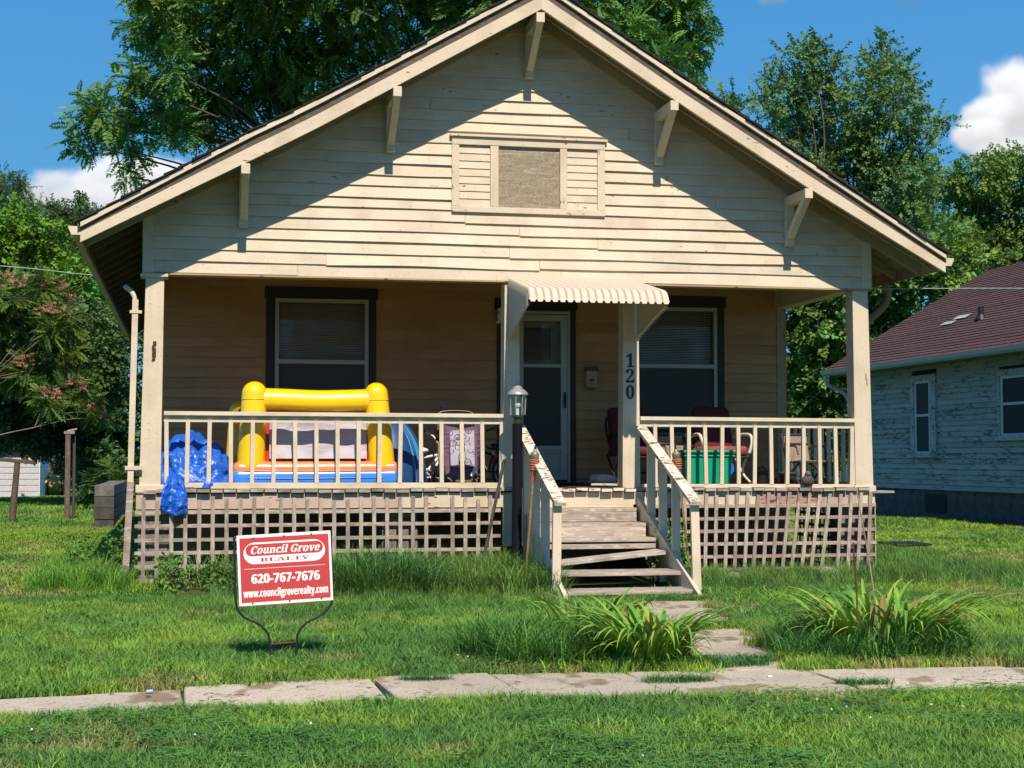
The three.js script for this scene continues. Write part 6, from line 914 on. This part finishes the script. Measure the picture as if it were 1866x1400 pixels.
{ // weeds in the joints of the slabs
  const g = tuft(16, 0.05, 0.04, 0.12, 0.0055, 1.2, 2), ms = []; const spot = (x, z, r, n, y = -0.1) => { for (let k = 0; k < n; k++) { const a = R(0, 6.283), q = r * Math.sqrt(rnd()); ms.push(new THREE.Matrix4().makeRotationY(R(0, 6)).scale(V(1, R(0.5, 1.1), 1)).setPosition(x + q * Math.cos(a) * 1.7, y, z + q * Math.sin(a) * 0.5)); } };
  spot(-1.98, 7.12, 0.10, 40); spot(-0.52, 7.45, 0.13, 60); spot(0.55, 7.78, 0.10, 40); spot(0.42, 4.57, 0.3, 90); spot(0.8, 4.57, 0.2, 60); spot(0.25, 6.55, 0.22, 80); spot(0.02, 6.75, 0.2, 70); spot(0.9, 2.3, 0.3, 60);
  const im = new THREE.InstancedMesh(g, gM, ms.length); ms.forEach((m, i) => { im.setMatrixAt(i, m); const q = R(0.7, 1.3); im.setColorAt(i, lin(0.11 * q, 0.27 * q, 0.09 * q)); }); im.name = 'joint_weeds'; im.userData = { label: 'small weeds growing in the joints of the sidewalk and path', category: 'weeds', kind: 'stuff' }; im.castShadow = true; scene.add(im); }
{ // clover: round leaflets low in the grass, and its white flower heads
  const t = []; for (let k = 0; k < 16; k++) { const a = R(0, 6.283), q = R(0, 0.09), c = V(q * Math.cos(a), R(0.025, 0.055), q * Math.sin(a)); for (let j = 0; j < 3; j++) { const f = j * 2.094 + a; leafTris(t, c, V(Math.cos(f), 0.12, Math.sin(f)).normalize(), 0.016, 0.0075, V(0, 1, 0)); } }
  const patch = (x, z) => smooth(0.48, 0.6, fbm(x * 0.9 + 70, z * 0.9, 881, 3)), cc = () => [0.125, 0.29, 0.07];
  sow('clover', 'low clover growing in patches through the grass', faces(t), [{ x0: -6, x1: 3.5, z0: 7.6, z1: 11, n: 70, ok: patch, col: cc }, { x0: -6, x1: 4, z0: 2.5, z1: 7, n: 40, ok: patch, col: cc }], gM, { category: 'clover' });
  const fl = new THREE.IcosahedronGeometry(0.006, 1).translate(0, 0.075, 0); sow('clover_flowers', 'scattered white clover flowers in the lawn', fl, [{ x0: -6, x1: 3.5, z0: 7.8, z1: 11, n: 0.5, ok: patch, col: () => [0.6, 0.6, 0.55] }, { x0: -3, x1: 0, z0: 5.2, z1: 6.6, n: 5, ok: patch, col: () => [0.6, 0.6, 0.55] }, { x0: -0.4, x1: 0.6, z0: 8.2, z1: 9.4, n: 7, col: () => [0.6, 0.6, 0.55] }], std(lin(1, 1, 1)), { category: 'flowers' }); }
// ---------------------------------------------------------------- daylilies
{
  rnd = mulberry(950); const vars = [];
  for (let k = 0; k < 12; k++) { const L = R(0.46, 0.84), arch = R(0.55, 1.4), w = R(0.0125, 0.018), a0 = R(1.05, 1.5), P = [], n = 10; for (let i = 0; i <= n; i++) { const s = i / n, a = lerp(a0, a0 - arch * 1.75, s * s * 0.6 + s * 0.4); const q = P.length ? P[P.length - 1].clone() : V(0, 0, 0); if (i) q.add(V(0, Math.sin(a) * L / n, Math.cos(a) * L / n)); P.push(q); }
    const t = []; for (let i = 0; i < n; i++) { const wa = w * (1 - Math.pow(i / n, 2.2)) * (0.7 + 0.6 * Math.sin(Math.min(1, i / n * 1.6) * 1.57)), wb = w * (1 - Math.pow((i + 1) / n, 2.2)) * (0.7 + 0.6 * Math.sin(Math.min(1, (i + 1) / n * 1.6) * 1.57)), f = 0.3; const a = P[i], b = P[i + 1], up = wa * f, ub = wb * f; t.push(...quad(a, a.clone().add(V(wa, up, 0)), b.clone().add(V(wb, ub, 0)), b), ...quad(a, b, b.clone().add(V(-wb, ub, 0)), a.clone().add(V(-wa, up, 0)))); } vars.push(faces(t)); }
  const mats = [[0.20, 0.40, 0.045], [0.15, 0.34, 0.045], [0.27, 0.45, 0.05], [0.12, 0.28, 0.045], [0.32, 0.44, 0.06]].map((c) => leafM(...c, 0.3)), dryL = leafM(0.26, 0.20, 0.06, 0.2);
  const clump = (label, x, z, rx, rz, n, dir, s0, s1) => { const y = -0.1, d = thing('daylily_clump', label, 'daylily', [x, y, z]); for (let k = 0; k < n; k++) { const m = new THREE.Mesh(pick(vars), rnd() < 0.10 ? dryL : pick(mats)); const a = R(0, 6.283), q = Math.sqrt(rnd()); m.position.set(Math.cos(a) * q * rx, 0, Math.sin(a) * q * rz); m.rotation.set(0, Math.atan2(Math.cos(a) * rx, Math.sin(a) * rz) + R(-0.9, 0.9) + dir, R(-0.15, 0.15)); m.scale.setScalar(R(s0, s1)); m.name = 'leaf'; m.castShadow = m.receiveShadow = true; d.add(m); } };
  clump('yellow-green daylily clump with arching leaves in front of the steps', -0.44, 6.60, 0.21, 0.24, 250, 0, 0.56, 0.95); clump('small daylily tuft left of the big clump, below the newel post', -0.50, 5.5, 0.22, 0.3, 60, 0, 0.6, 0.95);
  clump('wide daylily clump right of the concrete path', 1.32, 6.35, 0.42, 0.40, 296, 0, 0.62, 1.06);
}
{ // leafy weeds by the right foot of the steps and below the tarp
  rnd = mulberry(970); const weed = (label, x, z, h, r, n) => { const w = thing('leafy_weed', label, 'weed', [x, gy(x, z), z]); const cl = []; for (let k = 0; k < n; k++) cl.push([V(R(-r, r), R(0.1, 1) * h, R(-r, r) * 0.6), 0.09, 1]); const st = merge(cl.map(([c]) => limb(V(c.x * 0.3, -0.05, c.z * 0.3), c, 0.006, 0.003))); const m = new THREE.Mesh(boxUV(st), leafM(0.12, 0.16, 0.05, 0)); m.name = 'stems'; w.add(m); crown(w, cl, GEO.weed, 0.16, leafW, [0.12, 0.25, 0.05], 16, 0.1, 'leaves'); };
  GEO.weed = spray(0.16, 9, 0.055, 0.016); weed('leafy weed climbing the right stringer of the steps', 1.56, 0.75, 0.52, 0.16, 12); weed('low leafy weeds at the foot of the lattice under the tarp', -3.3, 0.5, 0.22, 0.35, 10); weed('leafy weed beside the downspout outlet', -4.3, -0.5, 0.35, 0.25, 10);
}
// the trees across the street, which the porch windows mirror
{ const [t] = tree('street_tree', 'trees standing across the street behind the viewer', 'tree', 1, [-6, 66], 3, [[-11, 3, 66, 2.8], [-7, 2.6, 67, 3], [-2, 3, 66, 2.8], [-10, 6.5, 66, 3], [-5, 7, 66, 3.2], [-1, 6.5, 67, 3], [-8, 10, 66, 2.8], [-3, 10.5, 66, 2.8], [-6, 13, 66, 2.4]], { seed: 74, geo: GEO.broad, L: 1.3, col: [0.05, 0.09, 0.03], dens: 14, trunkR: 0.35, abs: 1, group: 'trees across the street' });
  for (const x of [-40, -29, -17, 5, 17, 29, 41]) { const c = t.clone(); c.name = numbered('street_tree'); c.position.x = x; c.position.z += Math.abs(x) % 5; c.rotation.y = x; scene.add(c); } }
renderer.render(scene, camera);
